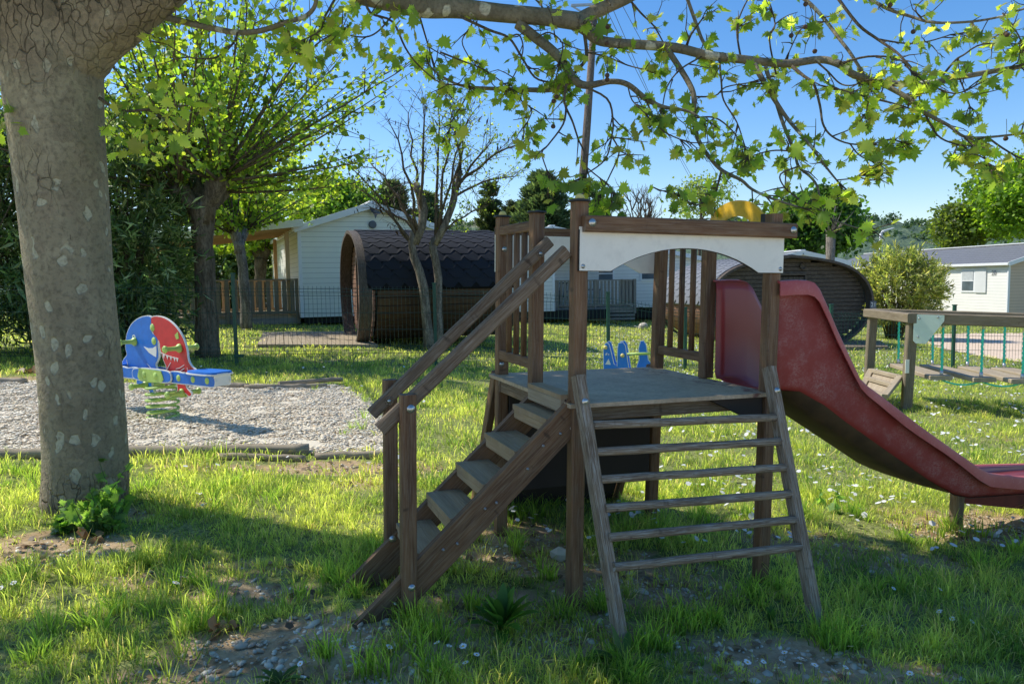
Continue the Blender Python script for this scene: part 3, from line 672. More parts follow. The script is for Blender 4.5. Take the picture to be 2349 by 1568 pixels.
mb = MB(); mb.plate([(-.045, .060), (.03, .060), (.03, .44), (-.045, .44)], (0, 0, .932), (1, 0, 0), (0, 1, 0), .02); mb.build('top_tread', M_palepine if False else M_tread, tower)
mb = MB(); mb.beam((-.034, .061, .892), (-.034, .44, .892), .02, .06); mb.build('riser', M_palepine, tower)
for (u, v, w1, vs) in ((-.756, -.005, .985, -1), (-.728, .490, .977, 1)):
    mb = MB(); mb.beam((u+S/2, v+.026, -.05), (u+S/2, v+.026, w1), S, .052, (0, 1, 0), .006, segs=4, jit=.0006); q = mb.build('newel_post', M_brown, tower)
    if vs < 0:
        bolt((u+.038, v, .93), (0, -1, 0), .014, q); bolt((u+.038, v, .205), (0, -1, 0), .012, q)
mb = MB(); mb.beam((-.83, .050, .842), (-.03, .050, 1.560), .036, .058, (0, 0, 1), .008, segs=5, jit=.0012); mb.build('handrail', M_rail, tower)
mb = MB(); mb.beam((-.79, .475, .828), (.075, .475, 1.623), .036, .056, (0, 0, 1), .008, segs=5, jit=.0012); hr = mb.build('handrail', M_rail, tower)
for u, w_ in ((.022, 1.561), (-.712, .887)):
    mb = MB(); mb.lathe([(.020, .0), (.020, .004), (.012, .004), (.011, .001), (0, .001)], (u, .457, w_), (0, -1, 0), 14); mb.build('bolt_washer', M_rail, hr); bolt((u, .4555, w_), (0, -1, 0), .008, hr)
bolt((-.70, .462, .245), (0, -1, 0), .013, s2)
bolt((-.012, .035, .80), (-1, 0, 0), .01, pA)
bolt((S/2+.002, DT-S, 1.60), (0, -1, 0), .012, pC); bolt((.02, DT-S, .97), (0, -1, 0), .011, pC)
# climbing ramp behind
mb = MB(); zt = HP-.02
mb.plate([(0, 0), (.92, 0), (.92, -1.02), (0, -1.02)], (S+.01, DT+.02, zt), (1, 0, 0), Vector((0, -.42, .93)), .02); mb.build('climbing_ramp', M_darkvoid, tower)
for u in (.015, W+.02):
    mb = MB(); mb.beam((u, DT+.01, zt+.02), (u, DT+.44, -.05), .04, .07); mb.build('ramp_side', M_brown, tower)
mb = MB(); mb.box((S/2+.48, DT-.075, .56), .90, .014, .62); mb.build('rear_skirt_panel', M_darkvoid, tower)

# slide
rimU = [(1.040, 1.437), (1.130, 1.441), (1.205, 1.440), (1.245, 1.430), (1.278, 1.401), (1.335, 1.31), (1.396, 1.205), (1.480, 1.075), (1.559, .955), (1.61, .915), (1.693, .867), (1.971, .694), (2.264, .525), (2.44, .425), (2.53, .385), (2.797, .341), (4.0, .26)]
foldU = [(1.040, .925), (1.24, .910), (1.40, .832), (1.544, .738), (1.87, .543), (2.15, .378), (2.34, .278), (2.46, .248), (2.837, .231), (4.0, .20)]
botU = [(1.040, .908), (1.16, .898), (1.30, .80), (1.50, .685), (1.674, .584), (1.987, .401), (2.2, .318), (2.4, .259), (2.6, .238), (2.84, .221), (4.0, .19)]
def interp(L, u):
    for (a, b), (c, d) in zip(L, L[1:]):
        if u <= c: return b+(d-b)*(u-a)/(c-a)
    return L[-1][1]
def lipw(u): return interp([(1.04, .068), (1.25, .065), (1.55, .045), (1.85, .062), (2.2, .05), (2.5, .07), (4.0, .07)], u)
us = sorted(set([a for a, _ in rimU]+[a for a, _ in foldU]+[1.10, 1.18, 1.30, 1.45, 1.52, 1.75, 2.05, 2.38, 2.65, 2.9]))
VN, VF = .012, .478
mb = MB(); rings = []
for u in us:
    R, Fo, Bo = interp(rimU, u), interp(foldU, u), interp(botU, u)
    m = (R+Fo)/2; dep = min(.06, (R-Fo)*.35)
    near = [(VN+.004, R-.004), (VN+.012, R-.05*(R-Fo)/.5), (VN+.016, m), (VN+.022, Fo+.02), (VN+.035, Fo-.004), (VN+.075, Bo+.012), (VN+.11, Bo)]
    sf = .06*min(1, max(0, (u-2.1)/.4)); ring = [(u, v, z) for v, z in near] + [(u, .245, Bo-.004)] + [(u, VN+VF-v, z-sf*min(1, max(0, (z-Bo)/(R-Bo+1e-6)))) for v, z in near[::-1]]
    rings.append([Vector(p) for p in ring])
mb.loft(rings, [u for u in us], True, closed=False, caps=False); sl_ = mb.build('slide_chute', M_slide, tower)
md = sl_.modifiers.new('t', 'SOLIDIFY'); md.thickness = .006; md.offset = 0
mbu = MB(); rg = []
for u in us:
    if u < 1.10: continue
    Fo, Bo = interp(foldU, u), interp(botU, u)
    nr = [(VN+.034, Fo-.012), (VN+.072, Bo+.004), (VN+.11, Bo-.008)]
    rg.append([Vector((u, v, z)) for v, z in nr]+[Vector((u, .245, Bo-.011))]+[Vector((u, VN+VF-v, z)) for v, z in nr[::-1]])
mbu.loft(rg, list(range(len(rg))), True, closed=False, caps=False); mbu.build('chute_underside', M_under, sl_)
for sgn in (0, 1):
    mb = MB(); rings = []
    for u in us:
        R = interp(rimU, u)-(.06*min(1, max(0, (u-2.1)/.4)) if sgn else 0); lw = lipw(u)
        # tangent-free lip: down on the outside
        pr = [(VN+.006, R-.006), (VN+.003, R+.002), (VN-.014, R+.004), (VN-.030, R+.001), (VN-.036, R-.012), (VN-.036, R-lw), (VN-.030, R-lw), (VN-.030, R-.014), (VN-.014, R-.006)]
        if sgn: pr = [(VN+VF-v+VN, z) for v, z in pr]
        rings.append([Vector((u, v, z)) for v, z in (pr[::-1] if sgn else pr)])
    mb.loft(rings, us, True, closed=True); o = mb.build('slide_rim', M_rim, sl_)
    e = o.modifiers.new('b', 'EDGE_SPLIT'); e.split_angle = math.radians(50)
mb = MB(); mb.beam((2.80, .38, -.14), (2.80, .38, .25), .065, .065, (0, 1, 0), .01); mb.build('slide_stump', M_rail, tower)
mb = MB(); mb.plate([(2.90, .232), (3.9, .19), (3.9, -.12), (2.92, .05)], (0, .43, 0), (1, 0, 0), (0, 0, 1), .012); mb.build('slide_end_board', M_redboard, tower)

# ================================================================== SPRING TOY
T0 = gnd(375, 955); ang = math.atan2(-.55, .835)
toy = empty('spring_seesaw', T0, ang, 'double spring rocker with a blue and a red shark panel over a long blue beam', 'spring toy')
def cr(pts, n=6):
    """closed Catmull-Rom"""
    o = []; N = len(pts)
    for i in range(N):
        p0, p1, p2, p3 = pts[i-1], pts[i], pts[(i+1) % N], pts[(i+2) % N]
        for k in range(n):
            t = k/n; o.append(tuple(.5*((2*p1[j])+(-p0[j]+p2[j])*t+(2*p0[j]-5*p1[j]+4*p2[j]-p3[j])*t*t+(-p0[j]+3*p1[j]-3*p2[j]+p3[j])*t**3) for j in (0, 1)))
    return o
def grow(poly, d):
    n = len(poly); o = []
    ar = sum(poly[i][0]*poly[(i+1) % n][1]-poly[(i+1) % n][0]*poly[i][1] for i in range(n))
    s = 1 if ar > 0 else -1
    for i in range(n):
        a = Vector(poly[i-1]); b = Vector(poly[(i+1) % n]); t = (b-a)
        if t.length < 1e-9: o.append(poly[i]); continue
        t.normalize(); o.append((poly[i][0]+t.y*d*s, poly[i][1]-t.x*d*s))
    return o
def panel(name, poly, mat, y, th, par, edge=True):
    mb = MB(); mb.plate(poly, (0, y, 0), (1, 0, 0), (0, 0, 1), th); o = mb.build(name, mat, par)
    if edge: mb = MB(); mb.plate(grow(poly, .010), (0, y, 0), (1, 0, 0), (0, 0, 1), th-.006); mb.build('white_edge', M_rimwhite, o)
    return o
blue = cr([(-.12, 1.0), (-.28, .995), (-.45, .93), (-.56, .82), (-.60, .68), (-.585, .60), (-.66, .54), (-.69, .46), (-.60, .42), (-.45, .40), (-.42, .30), (-.36, .28), (-.24, .27), (-.15, .20), (-.14, .25), (-.17, .34), (-.12, .42), (-.05, .46), (-.08, .52), (-.02, .60), (-.02, .70), (-.02, .80), (-.105, .84), (-.115, .92)], 4)
red = cr([(-.085, 1.0), (.10, .995), (.27, .93), (.40, .82), (.46, .70), (.475, .60), (.52, .54), (.60, .49), (.61, .44), (.50, .40), (.42, .38), (.43, .32), (.50, .27), (.47, .245), (.40, .275), (.32, .255), (.27, .255), (.29, .31), (.25, .40), (.10, .44), (.12, .50), (.08, .57), (.03, .68), (.015, .76), (-.07, .83), (-.10, .92)], 4)
bp = panel('blue_shark_panel', blue, M_blue, 0, .024, toy); rp = panel('red_shark_panel', red, M_red, 0, .024, toy)
# teeth, mouths, eyes
def deco(poly, par, mat=M_rimwhite, name='shark_mark', y=-.0135):
    mb = MB(); mb.plate(poly, (0, y, 0), (1, 0, 0), (0, 0, 1), .003); mb.build(name, mat, par)
deco([(-.26, .70), (-.18, .685), (-.10, .69), (-.035, .715), (-.035, .66), (-.05, .60), (-.10, .615), (-.17, .64)], bp, name='shark_belly')
def stroke(pts, wd, par, y=-.0135, name='shark_mark'):
    L = [];R = []
    for i, p in enumerate(pts):
        a = Vector(pts[max(i-1, 0)]); b = Vector(pts[min(i+1, len(pts)-1)]); t = (b-a).normalized(); L.append((p[0]-t.y*wd/2, p[1]+t.x*wd/2)); R.append((p[0]+t.y*wd/2, p[1]-t.x*wd/2))
    deco(L+R[::-1], par, M_rimwhite, name, y)
stroke([(-.46, .785), (-.45, .805), (-.43, .812), (-.41, .80), (-.40, .78)], .010, bp); stroke([(-.57, .45), (-.58, .50), (-.59, .55)], .006, bp); stroke([(-.22, .53), (-.15, .48), (-.08, .45)], .006, bp)
stroke([(.02, .655), (.10, .635), (.20, .615), (.33, .60)], .006, rp)
for x in (.085, .145, .205, .265, .31): 
    z = .64-.11*(x-.05); deco([(x-.018, z), (x+.018, z-.004), (x+.002, z-.045)], rp, name='tooth')
deco([(.29, .83), (.315, .79), (.355, .80), (.345, .865)], rp, M_lime, 'eye'); 
for k in range(3): stroke([(.28, .50-.033*k), (.34, .51-.033*k), (.42, .545-.033*k)], .006, rp)
stroke([(.09, .43), (.14, .50), (.20, .56)], .006, rp); stroke([(.47, .43), (.475, .49), (.465, .52)], .006, rp)
# beam boards
def wavy(x0, x1, zt, zb):
    pts = []; n = 44
    for i in range(n+1):
        x = x0+(x1-x0)*i/n; pts.append((x, zt+.012*abs(math.sin((x-x0)*13.))))
    for i in range(7): a = PI/2-PI*i/6; pts.append((x1+.045*math.cos(a), (zt+zb)/2+(zt-zb)/2*math.sin(a)*.99)) if i else None
    for i in range(1, 7): a = -PI/2-PI*i/7; pts.append((x0+.045*math.cos(a), (zt+zb)/2+(zt-zb)/2*math.sin(a)*.99))
    return pts
for y in (-.075, .075):
    q = panel('beam_board', wavy(-.95, .95, .47, .375), M_blue, y, .022, toy)
    if y < 0:
        for x in (-.62, -.26, .235, .43, .66, .88): bolt((x, y-.011, .425), (0, -1, 0), .026, q, M_lime, 'cap_nut')
        panel('centre_board', cr([(-.28, .48), (0, .49), (.28, .48), (.33, .43), (.28, .38), (0, .375), (-.28, .38), (-.33, .43)], 3), M_blue, y-.024, .02, q)
for x in (-.79, .79):
    mb = MB(); mb.plate(cr([(x-.19, -.10), (x, -.13), (x+.19, -.11), (x+.2, 0), (x+.19, .11), (x, .13), (x-.19, .10), (x-.21, 0)], 3), (0, 0, .497), (1, 0, 0), (0, 1, 0), .022); q = mb.build('seat', M_blue, toy)
    mb = MB(); mb.plate(cr([(x-.20, -.11), (x, -.14), (x+.20, -.12), (x+.21, 0), (x+.20, .12), (x, .14), (x-.20, .11), (x-.22, 0)], 3), (0, 0, .484), (1, 0, 0), (0, 1, 0), .012); mb.build('seat_edge', M_rimwhite, q)
    for k in range(3):
        mb = MB(); e = math.copysign(.955+.018*k, x); mb.plate([(-.085, 0), (.085, 0), (.085, .10), (.07, .115), (-.07, .115), (-.085, .10)], (e, 0, .38), (0, 1, 0), (0, 0, 1), .010); mb.build('end_plate', M_rimwhite if k % 2 == 0 else M_blue, q)
mb = MB()
for y in (-.111, .111): mb.plate(cr([(-.20, .375), (-.20, .475), (-.17, .49), (.15, .485), (.19, .47), (.19, .375)], 3), (0, y, 0), (1, 0, 0), (0, 0, 1), .008)
mb.box((0, 0, .365), .40, .2, .012); q = mb.build('spring_bracket', M_lime, toy)
for x in (-.11, .09): bolt((x, -.115, .43), (0, -1, 0), .028, q, M_lime, 'cap_nut')
for (x, z, rr) in ((-.09, .905, 0), (-.075, .77, 0)): bolt((x, -.012, z-.01), (0, -1, 0), .032, toy, M_lime, 'cap_nut')
for (x, z, par) in ((-.42, .745, bp), (.36, .705, rp), (-.26, .305, bp), (.36, .265, rp)):
    for sg in (-1, 1):
        mb = MB(); mb.lathe([(.045, .012), (.046, .02), (.036, .035), (.024, .05), (.021, .09), (.022, .15), (.034, .157), (.036, .170), (.028, .180), (.012, .182), (0, .178)], (x, 0, z), (0, sg, 0), 14); mb.build('handle' if z > .5 else 'footrest', M_lime, par)
mb = MB(); pts = []; N = 6*22; turns = 5.6
for i in range(N+1):
    t = i/N; a = 2*PI*turns*t; R = .140+.010*math.sin(PI*t); pts.append((R*math.cos(a), R*math.sin(a), .01+.345*t))
mb.tube(pts, .0125, 8); mb.build('coil_spring', M_lime, toy)
mb = MB(); mb.lathe([(.16, -.01), (.16, .012), (0, .014)], (0, 0, 0), (0, 0, 1), 20); mb.build('ground_plate', M_lime, toy)

# blue springer behind the tower
b0 = gat(1440, 9.6); bt = empty('blue_rocker', b0, -.25, 'small bright blue rocking toy with yellow knobs seen beyond the platform', 'spring toy')
z0 = at(1440, 845, 9.6).z-b0.z; k = 9.6/1696.
def pr(lst): return [((x-1440)*k, (845-y)*k+z0) for x, y in lst]
f1 = [(1388, 875), (1388, 838), (1388, 800), (1391, 787), (1395, 784), (1399, 787), (1404, 805), (1410, 832), (1419, 838), (1420, 800), (1422, 785), (1431, 783), (1436, 790), (1444, 842), (1450, 875)]
q = panel('rocker_side', pr(f1), M_blue2, -.12, .02, bt); deco(pr([(1391, 833), (1399, 820), (1404, 834)]), q, y=-.132); deco(pr([(1392, 808), (1396, 806), (1396, 811), (1392, 813)]), q, y=-.132); deco(pr([(1398, 808), (1401, 810), (1399, 813)]), q, y=-.132)
f2 = [(1425, 875), (1424, 843), (1426, 812), (1431, 803), (1437, 812), (1440, 845), (1450, 875)]
panel('rocker_side', pr([(1461, 875), (1462, 838), (1467, 825), (1466, 798), (1470, 782), (1476, 781), (1481, 790), (1486, 825), (1497, 838), (1500, 875)]), M_blue2, .02, .02, bt)
panel('rocker_side', pr(f1), M_blue2, .12, .02, bt)
mb = MB(); A_ = pr([(1432, 812), (1505, 809)]); mb.tube([(A_[0][0], 0, A_[0][1]), (A_[1][0], .0, A_[1][1])], .017, 8); mb.build('hand_bar', M_lime, bt)
for p in pr([(1392, 794), (1431, 812)]):
    mb = MB(); mb.lathe([(.018, 0), (.026, .01), (.026, .03), (.012, .045), (0, .047)], (p[0], -.13, p[1]), (0, -1, 0), 10); mb.build('knob', M_yelcap, bt)
mb = MB(); mb.box((0, 0, z0-.2), .34, .22, .03); mb.build('rocker_base_plate', M_blue2, bt)
mb = MB(); pts = [(.1*math.cos(a*.5), .1*math.sin(a*.5), .0+(z0-.2)*a/60) for a in range(61)]; mb.tube(pts, .014, 6); mb.build('coil_spring', M_blue2, bt)

# ================================================================== FENCE
fA = gnd(537, 838); fB = gnd(2190, 852); fd = (fB-fA); fd.z = 0; fL = fd.length; fd.normalize()
def onfence(px):
    r = ray(px, 700); # intersect azimuth with line
    # fA + fd*s = r*t (xy)
    det = fd.x*(-r.y)-fd.y*(-r.x); s = ((0-fA.x)*(-r.y)-(0-fA.y)*(-r.x))/det; q = fA+fd*s; q.z = gz(q.x, q.y); return q, s
fence = empty('wire_fence', fA, None, 'dark green welded wire mesh fence crossing the lawn behind the play area', 'fence')
pp = [(-230, 640, 645), (140, 625, 652), (537, 628, 655), (997, 650, 657), (1395, 671, 678), (1572, 706, 709), (1907, 699, 713), (2190, 700, 717), (2500, 705, 722), (2800, 700, 722)]
fpts = []
for px, ty, my in pp:
    q, s = onfence(px) if px < 2400 else (None, None)
    if q is None: q, s = onfence(px)
    fpts.append((q, at(px, ty, q.y).z, at(px, my, q.y).z))
nrm = Vector((-fd.y, fd.x, 0))
for q, tz, mz in fpts:
    mb = MB(); l = q-fA; mb.beam((l.x, l.y, q.z-fA.z-.1), (l.x, l.y, tz-fA.z), .055, .055, fd, .004); P_ = mb.build('post', M_green, fence)
    mb = MB(); mb.box((l.x, l.y, tz-fA.z+.006), .068, .068, .02); mb.build('post_cap', M_black if False else M_green, P_)
q = fpts[2][0]-fA; mb = MB(); mb.beam((0.02, -.03, .16), (.17, -.02, .16), .04, .05); mb.build('clamp_bracket', M_green, fence)
for (a, ta, ma), (b, tb, mb_) in zip(fpts, fpts[1:]):
    d = (b-a); d.z = 0; L = d.length; d.normalize(); zt0 = min(ma, mb_) if abs(ma-mb_) > .2 else None
    mb = MB(); H = 1.40
    def pt(s, h, off=0):  # h from top down
        zt = ma+(mb_-ma)*s/L; p = a+d*s-nrm*off-fA; return Vector((p.x, p.y, zt-h-fA.z))
    hs = [0]; folds = [.04, .28+.0, .56+.0, .84, 1.12]
    rows = [.045, .10, .16]+[.44, .72, 1.0, 1.06, 1.12, 1.36]
    hmax = max((ma-a.z), (mb_-b.z))-.03
    def offh(h):
        for f in (.10, 1.06):
            if abs(h-f) < .06: return .055*(1-abs(h-f)/.06)
        return 0
    def wire(p, q_, r=.0042):
        s1 = (q_-p).cross(Vector((0, 0, 1)) if abs((q_-p).normalized().z) < .9 else d).normalized()*r; s2 = (q_-p).normalized().cross(s1)
        bb = len(mb.v)
        for o in (p, q_):
            for k_ in range(3):
                an = 2*PI*k_/3; mb.v.append(tuple(o+s1*math.cos(an)+s2*math.sin(an)))
        for k_ in range(3):
            j = (k_+1) % 3; mb.face([bb+k_, bb+j, bb+3+j, bb+3+k_], [(0, 0), (.01, 0), (.01, .01), (0, .01)], True)
    n = max(2, int(L/.0685))
    for i in range(1, n):
        s = L*i/n; hk = [0, .045, .10, .155, 1.0, 1.06, 1.12, hmax]; hk = [h for h in hk if h <= hmax]
        for h0, h1 in zip(hk, hk[1:]): wire(pt(s, h0, offh(h0)), pt(s, h1, offh(h1)), .0030)
    for h in rows:
        if h < hmax: wire(pt(.02, h, offh(h)), pt(L-.02, h, offh(h)), .0042)
    mb.build('mesh_panel', M_wire, fence)

# ================================================================== TIMBER EDGING
def log(name, a, b, r, label, flat_=1., lift=.0, r1=None):
    a = gnd(*a); b = gnd(*b); a.z += r*.55+lift; b.z += r*.55+lift; n = 12; d = b-a
    mb = MB(); pts = [Vector((0, 0, 0)).lerp(d, k/n)+Vector((0, 0, random.uniform(-.006, .006))) for k in range(n+1)]
    mb.tube(pts, [(r+((r1 or r)-r)*k/n)*random.uniform(.95, 1.05) for k in range(n+1)], 12, smooth=True, jit=.05)
    o = mb.build(name, M_log, None); o.matrix_basis = Matrix.Translation(a); prop(o, label, 'timber', 'half round timbers edging the gravel'); return o
log('edging_timber', (255, 1046), (709, 1040), .052, 'long grey half round timber along the near edge of the gravel', lift=.0)
log('edging_timber', (500, 1052), (700, 1056), .03, 'thin split timber lying under the end of the long near timber')
log('edging_timber', (722, 1052), (935, 1048), .034, 'low worn timber continuing the gravel edge toward the steps')
log('edging_timber', (-150, 1052), (250, 1048), .045, 'grey timber of the gravel edge running out past the left of the plane trunk')
log('edging_timber', (330, 884), (570, 890), .045, 'far edge timber behind the spring toy in shade')
log('edging_timber', (560, 892), (750, 889), .038, 'cracked far edge timber right of the spring toy, lower piece')
log('edging_timber', (640, 890), (785, 880), .03, 'splintered far edge timber rising toward the lawn', lift=.05)
log('edging_timber', (-100, 876), (60, 878), .04, 'far edge timber left of the plane trunk')

# ================================================================== ROPE BRIDGE
p2 = gnd(2078, 938); p1 = gnd(1990, 880); 
p1 = gat(1990, 10.6)
rb = empty('rope_bridge', p2, None, 'low wooden balance bridge of planks hung on turquoise ropes from two beams', 'rope bridge')
def L2(v): return Vector(v)-p2
dd = (at(2349, 752, 8.6)-at(2092, 738, p2.y)); dd.z = 0; dd.normalize()
top2 = at(2084, 722, p2.y+.02).z; top1 = at(1994, 716, p1.y).z
def P(px, py, Y): return L2(at(px, py, Y))
def bpost(base, topz, xt):
    mb = MB(); b = L2(base); t = Vector((b.x+xt, b.y, topz-p2.z)); mb.beam((b.x, b.y, b.z-.05), t, .115, .115, (.2, 1, 0), .012, segs=3); return mb.build('post', M_pine, rb)
q2 = bpost(p2, top2-.02, .05); bpost(p1, top1-.02, .05)
c1 = P(1996, 718, p1.y); c2 = P(2086, 729, p2.y)
mb = MB(); mb.beam(c1+(c1-c2).normalized()*.1, c2-(c1-c2).normalized()*.1, .12, .12, (0, 0, 1), .012); mb.build('end_beam', M_pine, rb)
LB = 5.2; cross = (c1-c2); cross.z = 0; crossn = cross.normalized(); wid = cross.length
d2 = Vector((crossn.y, -crossn.x, 0))
if d2.x < 0: d2 = -d2
e2 = P(2349, 738, 8.75); dirb = (e2-c2).normalized(); 
for c in (c2, c1+Vector((0, 0, 0))):
    mb = MB(); mb.beam(c+dirb*.02, c+dirb*LB, .11, .135, (0, 0, 1), .012, segs=3); mb.build('side_beam', M_pine, rb)
mb = MB(); k_ = .0055; mb.plate([(0, 0), (.33, .0), (.33, -.07), (.14, -.36), (.03, -.36), (.0, -.33)], c2+dirb*.02+Vector((0, 0, .05))-crossn*.075, dirb, (0, 0, 1), .015); q = mb.build('gusset_plate', M_bracket, rb)
for a, b in ((.06, -.05), (.26, -.03), (.05, -.28)): bolt(c2+dirb*(.02+a)+Vector((0, 0, .05+b))-crossn*.085, -crossn, .011, q, name='screw')
mb = MB(); mb.box((0, 0, 0), .05, .01, .17); q = mb.build('label_plate', M_white, rb); q.location = P(2078+3, 840, p2.y-.07)
plz = at(2200, 868, 9).z-p2.z
nplank = 11; step = .42
for i in range(nplank):
    o = c2+dirb*(.12+step*(i+.6)); o2 = o+crossn*wid
    a = Vector((o.x, o.y, plz-.004*i))-crossn*.05; b = Vector((o2.x, o2.y, plz-.004*i))+crossn*.05
    sk_ = dirb*random.uniform(-.03, .03)
    mb = MB(); mb.beam(a+sk_, b-sk_, .26, .055, (0, 0, 1), .008); q = mb.build('plank', M_palepine, rb)
    for e, src in ((o, a), (o2, b)):
        inset = crossn*.06*(1 if e is o else -1)
        top = Vector((e.x, e.y, e.z-.06)); bot = Vector((src.x, src.y, src.z))+inset+Vector((0, 0, .02))
        mb = MB(); n = 34; pts = []
        for k in range(n+1):
            t = k/n; pts.append(bot.lerp(top, .10+.84*t)+Vector((.004*math.cos(k*1.7), .004*math.sin(k*1.7), 0)))
        mb.tube(pts, .0155, 5); mb.build('rope', M_rope, rb)
        mb = MB(); mb.tube([bot, bot.lerp(top, .11)], .02, 8); mb.build('ferrule', M_ferrule, rb); mb = MB(); mb.tube([bot.lerp(top, .92), top+Vector((0, 0, .02))], .013, 8); mb.build('ferrule', M_ferrule, rb)
mb = MB(); pts = []
for i in range(nplank*6):
    t = i/6; o = c2+dirb*(.12+step*(t+.6)); pts.append(Vector((o.x, o.y, plz-.03-.05*abs(math.sin(PI*t))))-crossn*.0)
mb.tube(pts, .011, 5); mb.build('lower_rope', M_rope, rb)
# ramp up
rA = P(2064, 868, p2.y+.1); rB = P(2030, 912, p2.y-.25); rC = P(1978, 893, p2.y+.55); rD = P(1998, 852, p2.y+1.0)
mb = MB(); mb.quad(rA, rD, rC, rB, [(0, 0), (.6, 0), (.6, .4), (0, .4)]); o = mb.build('ramp_board', M_palepine, rb); m_ = o.modifiers.new('s', 'SOLIDIFY'); m_.thickness = .03
for a, b in ((rA, rB), (rD, rC), (rA, rD), (rA.lerp(rB, .45), rD.lerp(rC, .45)), (rB, rC)):
    mb = MB(); z_ = Vector((0, 0, .02)); mb.beam(a+z_, b+z_, .075, .05); mb.build('ramp_batten', M_palepine, rb)

# ================================================================== PODS
PROF = [(1.25, .0), (1.60, .10), (1.92, .30), (2.22, .62), (2.38, .95), (2.42, 1.25), (2.34, 1.62), (2.14, 1.95), (1.82, 2.22), (1.35, 2.42), (.7, 2.56), (0, 2.64)]
PROF = [(x*.93, z) for x, z in PROF]
def full(profile): return profile+[(-x, z) for x, z in profile[::-1][1:]]
def offprof(P_, d):
    """move the outline inward by d"""
    o = []; n = len(P_)
    for i, p in enumerate(P_):
        a = Vector(P_[max(i-1, 0)]); b = Vector(P_[min(i+1, n-1)]); t = (b-a).normalized(); o.append((p[0]-t.y*d, p[1]+t.x*d))
    return o
def smoothp(P_, k=4):
    o = []; n = len(P_)
    for i in range(n-1):
        p0, p1, p2, p3 = P_[max(i-1, 0)], P_[i], P_[i+1], P_[min(i+2, n-1)]
        for j in range(k):
            t = j/k; o.append(tuple(.5*((2*p1[q])+(-p0[q]+p2[q])*t+(2*p0[q]-5*p1[q]+4*p2[q]-p3[q])*t*t+(-p0[q]+3*p1[q]-3*p2[q]+p3[q])*t**3) for q in (0, 1)))
    return o+[P_[-1]]
def pod(name, loc, rotz, L, label, tiles, stave, facem, lip, scale=1.0, wx=1.0):
    """local: x across the face, y runs back, z up; face at y=0"""
    pod_ = empty(name, loc, rotz, label, 'camping pod', 'barrel shaped wooden camping pods')
    half = smoothp(PROF, 4); half = [(x*scale*wx, z*scale) for x, z in half]
    F_ = full(half); n = len(F_)
    def band(P_, y0, y1, th, nm, mat, par=pod_):
        inn = offprof(P_, th); mb = MB()
        rings = [[Vector((x, y, z)) for x, z in pr_] for pr_, y in ((P_, y0), (P_, y1), (inn, y1), (inn, y0), (P_, y0))]
        # loft expects rings of same length; sweep along outline instead
        secs = [[rings[0][i], rings[1][i], rings[2][i], rings[3][i]] for i in range(len(P_))]
        d = [0]
        for i in range(1, len(P_)): d.append(d[-1]+(Vector(P_[i])-Vector(P_[i-1])).length)
        mb.loft(secs, d, False, True, True); return mb.build(nm, mat, par)
    band(F_, -.28, .0, .07, 'front_hoop', M_podwood); band(F_, L, L+.10, .07, 'rear_hoop', M_podwood)
    inn = offprof(F_, .10)
    # side wall staves (lower half), gap behind the hoop
    low = [p for p in inn if p[1] < 1.42*scale and p[0] > 0]; low2 = [p for p in inn if p[1] < 1.42*scale and p[0] < 0]
    for P_ in (low, low2):
        nm = 10; lens = [0]
        for i in range(1, len(P_)): lens.append(lens[-1]+(Vector(P_[i])-Vector(P_[i-1])).length)
        mb = MB()
        def ev(t):
            t *= lens[-1]
            for i in range(1, len(P_)):
                if t <= lens[i]+1e-9: q = (t-lens[i-1])/(lens[i]-lens[i-1]+1e-9); return Vector(P_[i-1]).lerp(Vector(P_[i]), q)
            return Vector(P_[-1])
        for k in range(nm):
            a = ev(k/nm+.004); b = ev((k+1)/nm-.004); c = (a+b)/2; t = (b-a); nn = Vector((t.y, 0, -t.x)).normalized()
            if nn.dot(Vector((c.x, 0, c.y-1.2))) < 0: nn = -nn
            mb.beam((c.x, .12, c.y), (c.x, L-.08, c.y), t.length, .035, nn, .006)
        mb.build('side_wall', stave, pod_)
    # inner lining behind the staves so the pod is solid
    lin = offprof(F_, .15); mb = MB()
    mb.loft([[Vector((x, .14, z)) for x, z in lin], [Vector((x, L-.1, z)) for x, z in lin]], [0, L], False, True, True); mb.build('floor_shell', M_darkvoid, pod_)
    # face boards
    mb = MB(); inf = offprof(F_, .08); z = .06*scale; H = 2.55*scale
    nb = 21
    for k in range(nb):
        z0_ = z+(H-z)*k/nb; z1_ = z+(H-z)*(k+1)/nb-.010; zc_ = (z0_+z1_)/2
        xs_ = [abs(p[0]) for p, q in zip(inf, inf[1:]) if (p[1]-zc_)*(q[1]-zc_) <= 0]
        if not xs_: continue
        xm = max(xs_)-.01
        for xa, xb in ((-xm, -.52), (.52, xm)) if z0_ < 1.98*scale and z0_ > .1*scale else ((-xm, xm),):
            if xb-xa > .05: mb.beam((xa, .045, zc_), (xb, .045, zc_), z1_-z0_, .05, (0, 1, 0), .008)
    mb.build('face_wall', facem, pod_)
    mb = MB()
    for k in range(6): mb.beam((-.42+.168*k, .02, .16), (-.42+.168*k, .02, 1.95), .155, .04, (0, 1, 0), .006)
    dr = mb.build('door', facem, pod_)
    mb = MB()
    for x in (-.54, .54): mb.beam((x, -.005, .1), (x, -.005, 2.02), .07, .06, (0, 1, 0))
    mb.beam((-.57, -.005, 2.03), (.57, -.005, 2.03), .06, .07); mb.build('door_frame', M_podwood, pod_)
    bolt((.40, -.01, 1.05), (0, -1, 0), .03, dr, M_ferrule, 'handle')
    mb = MB(); mb.box((-.2, -.008, 1.55), .22, .02, .45); mb.build('door_window', M_glass, dr)
    mb = MB(); mb.lathe([(.10, 0), (.10, .03), (.075, .03), (.075, .005), (0, .005)], (.45, .0, 2.25), (0, -1, 0), 18); mb.build('vent', M_podwood, pod_)
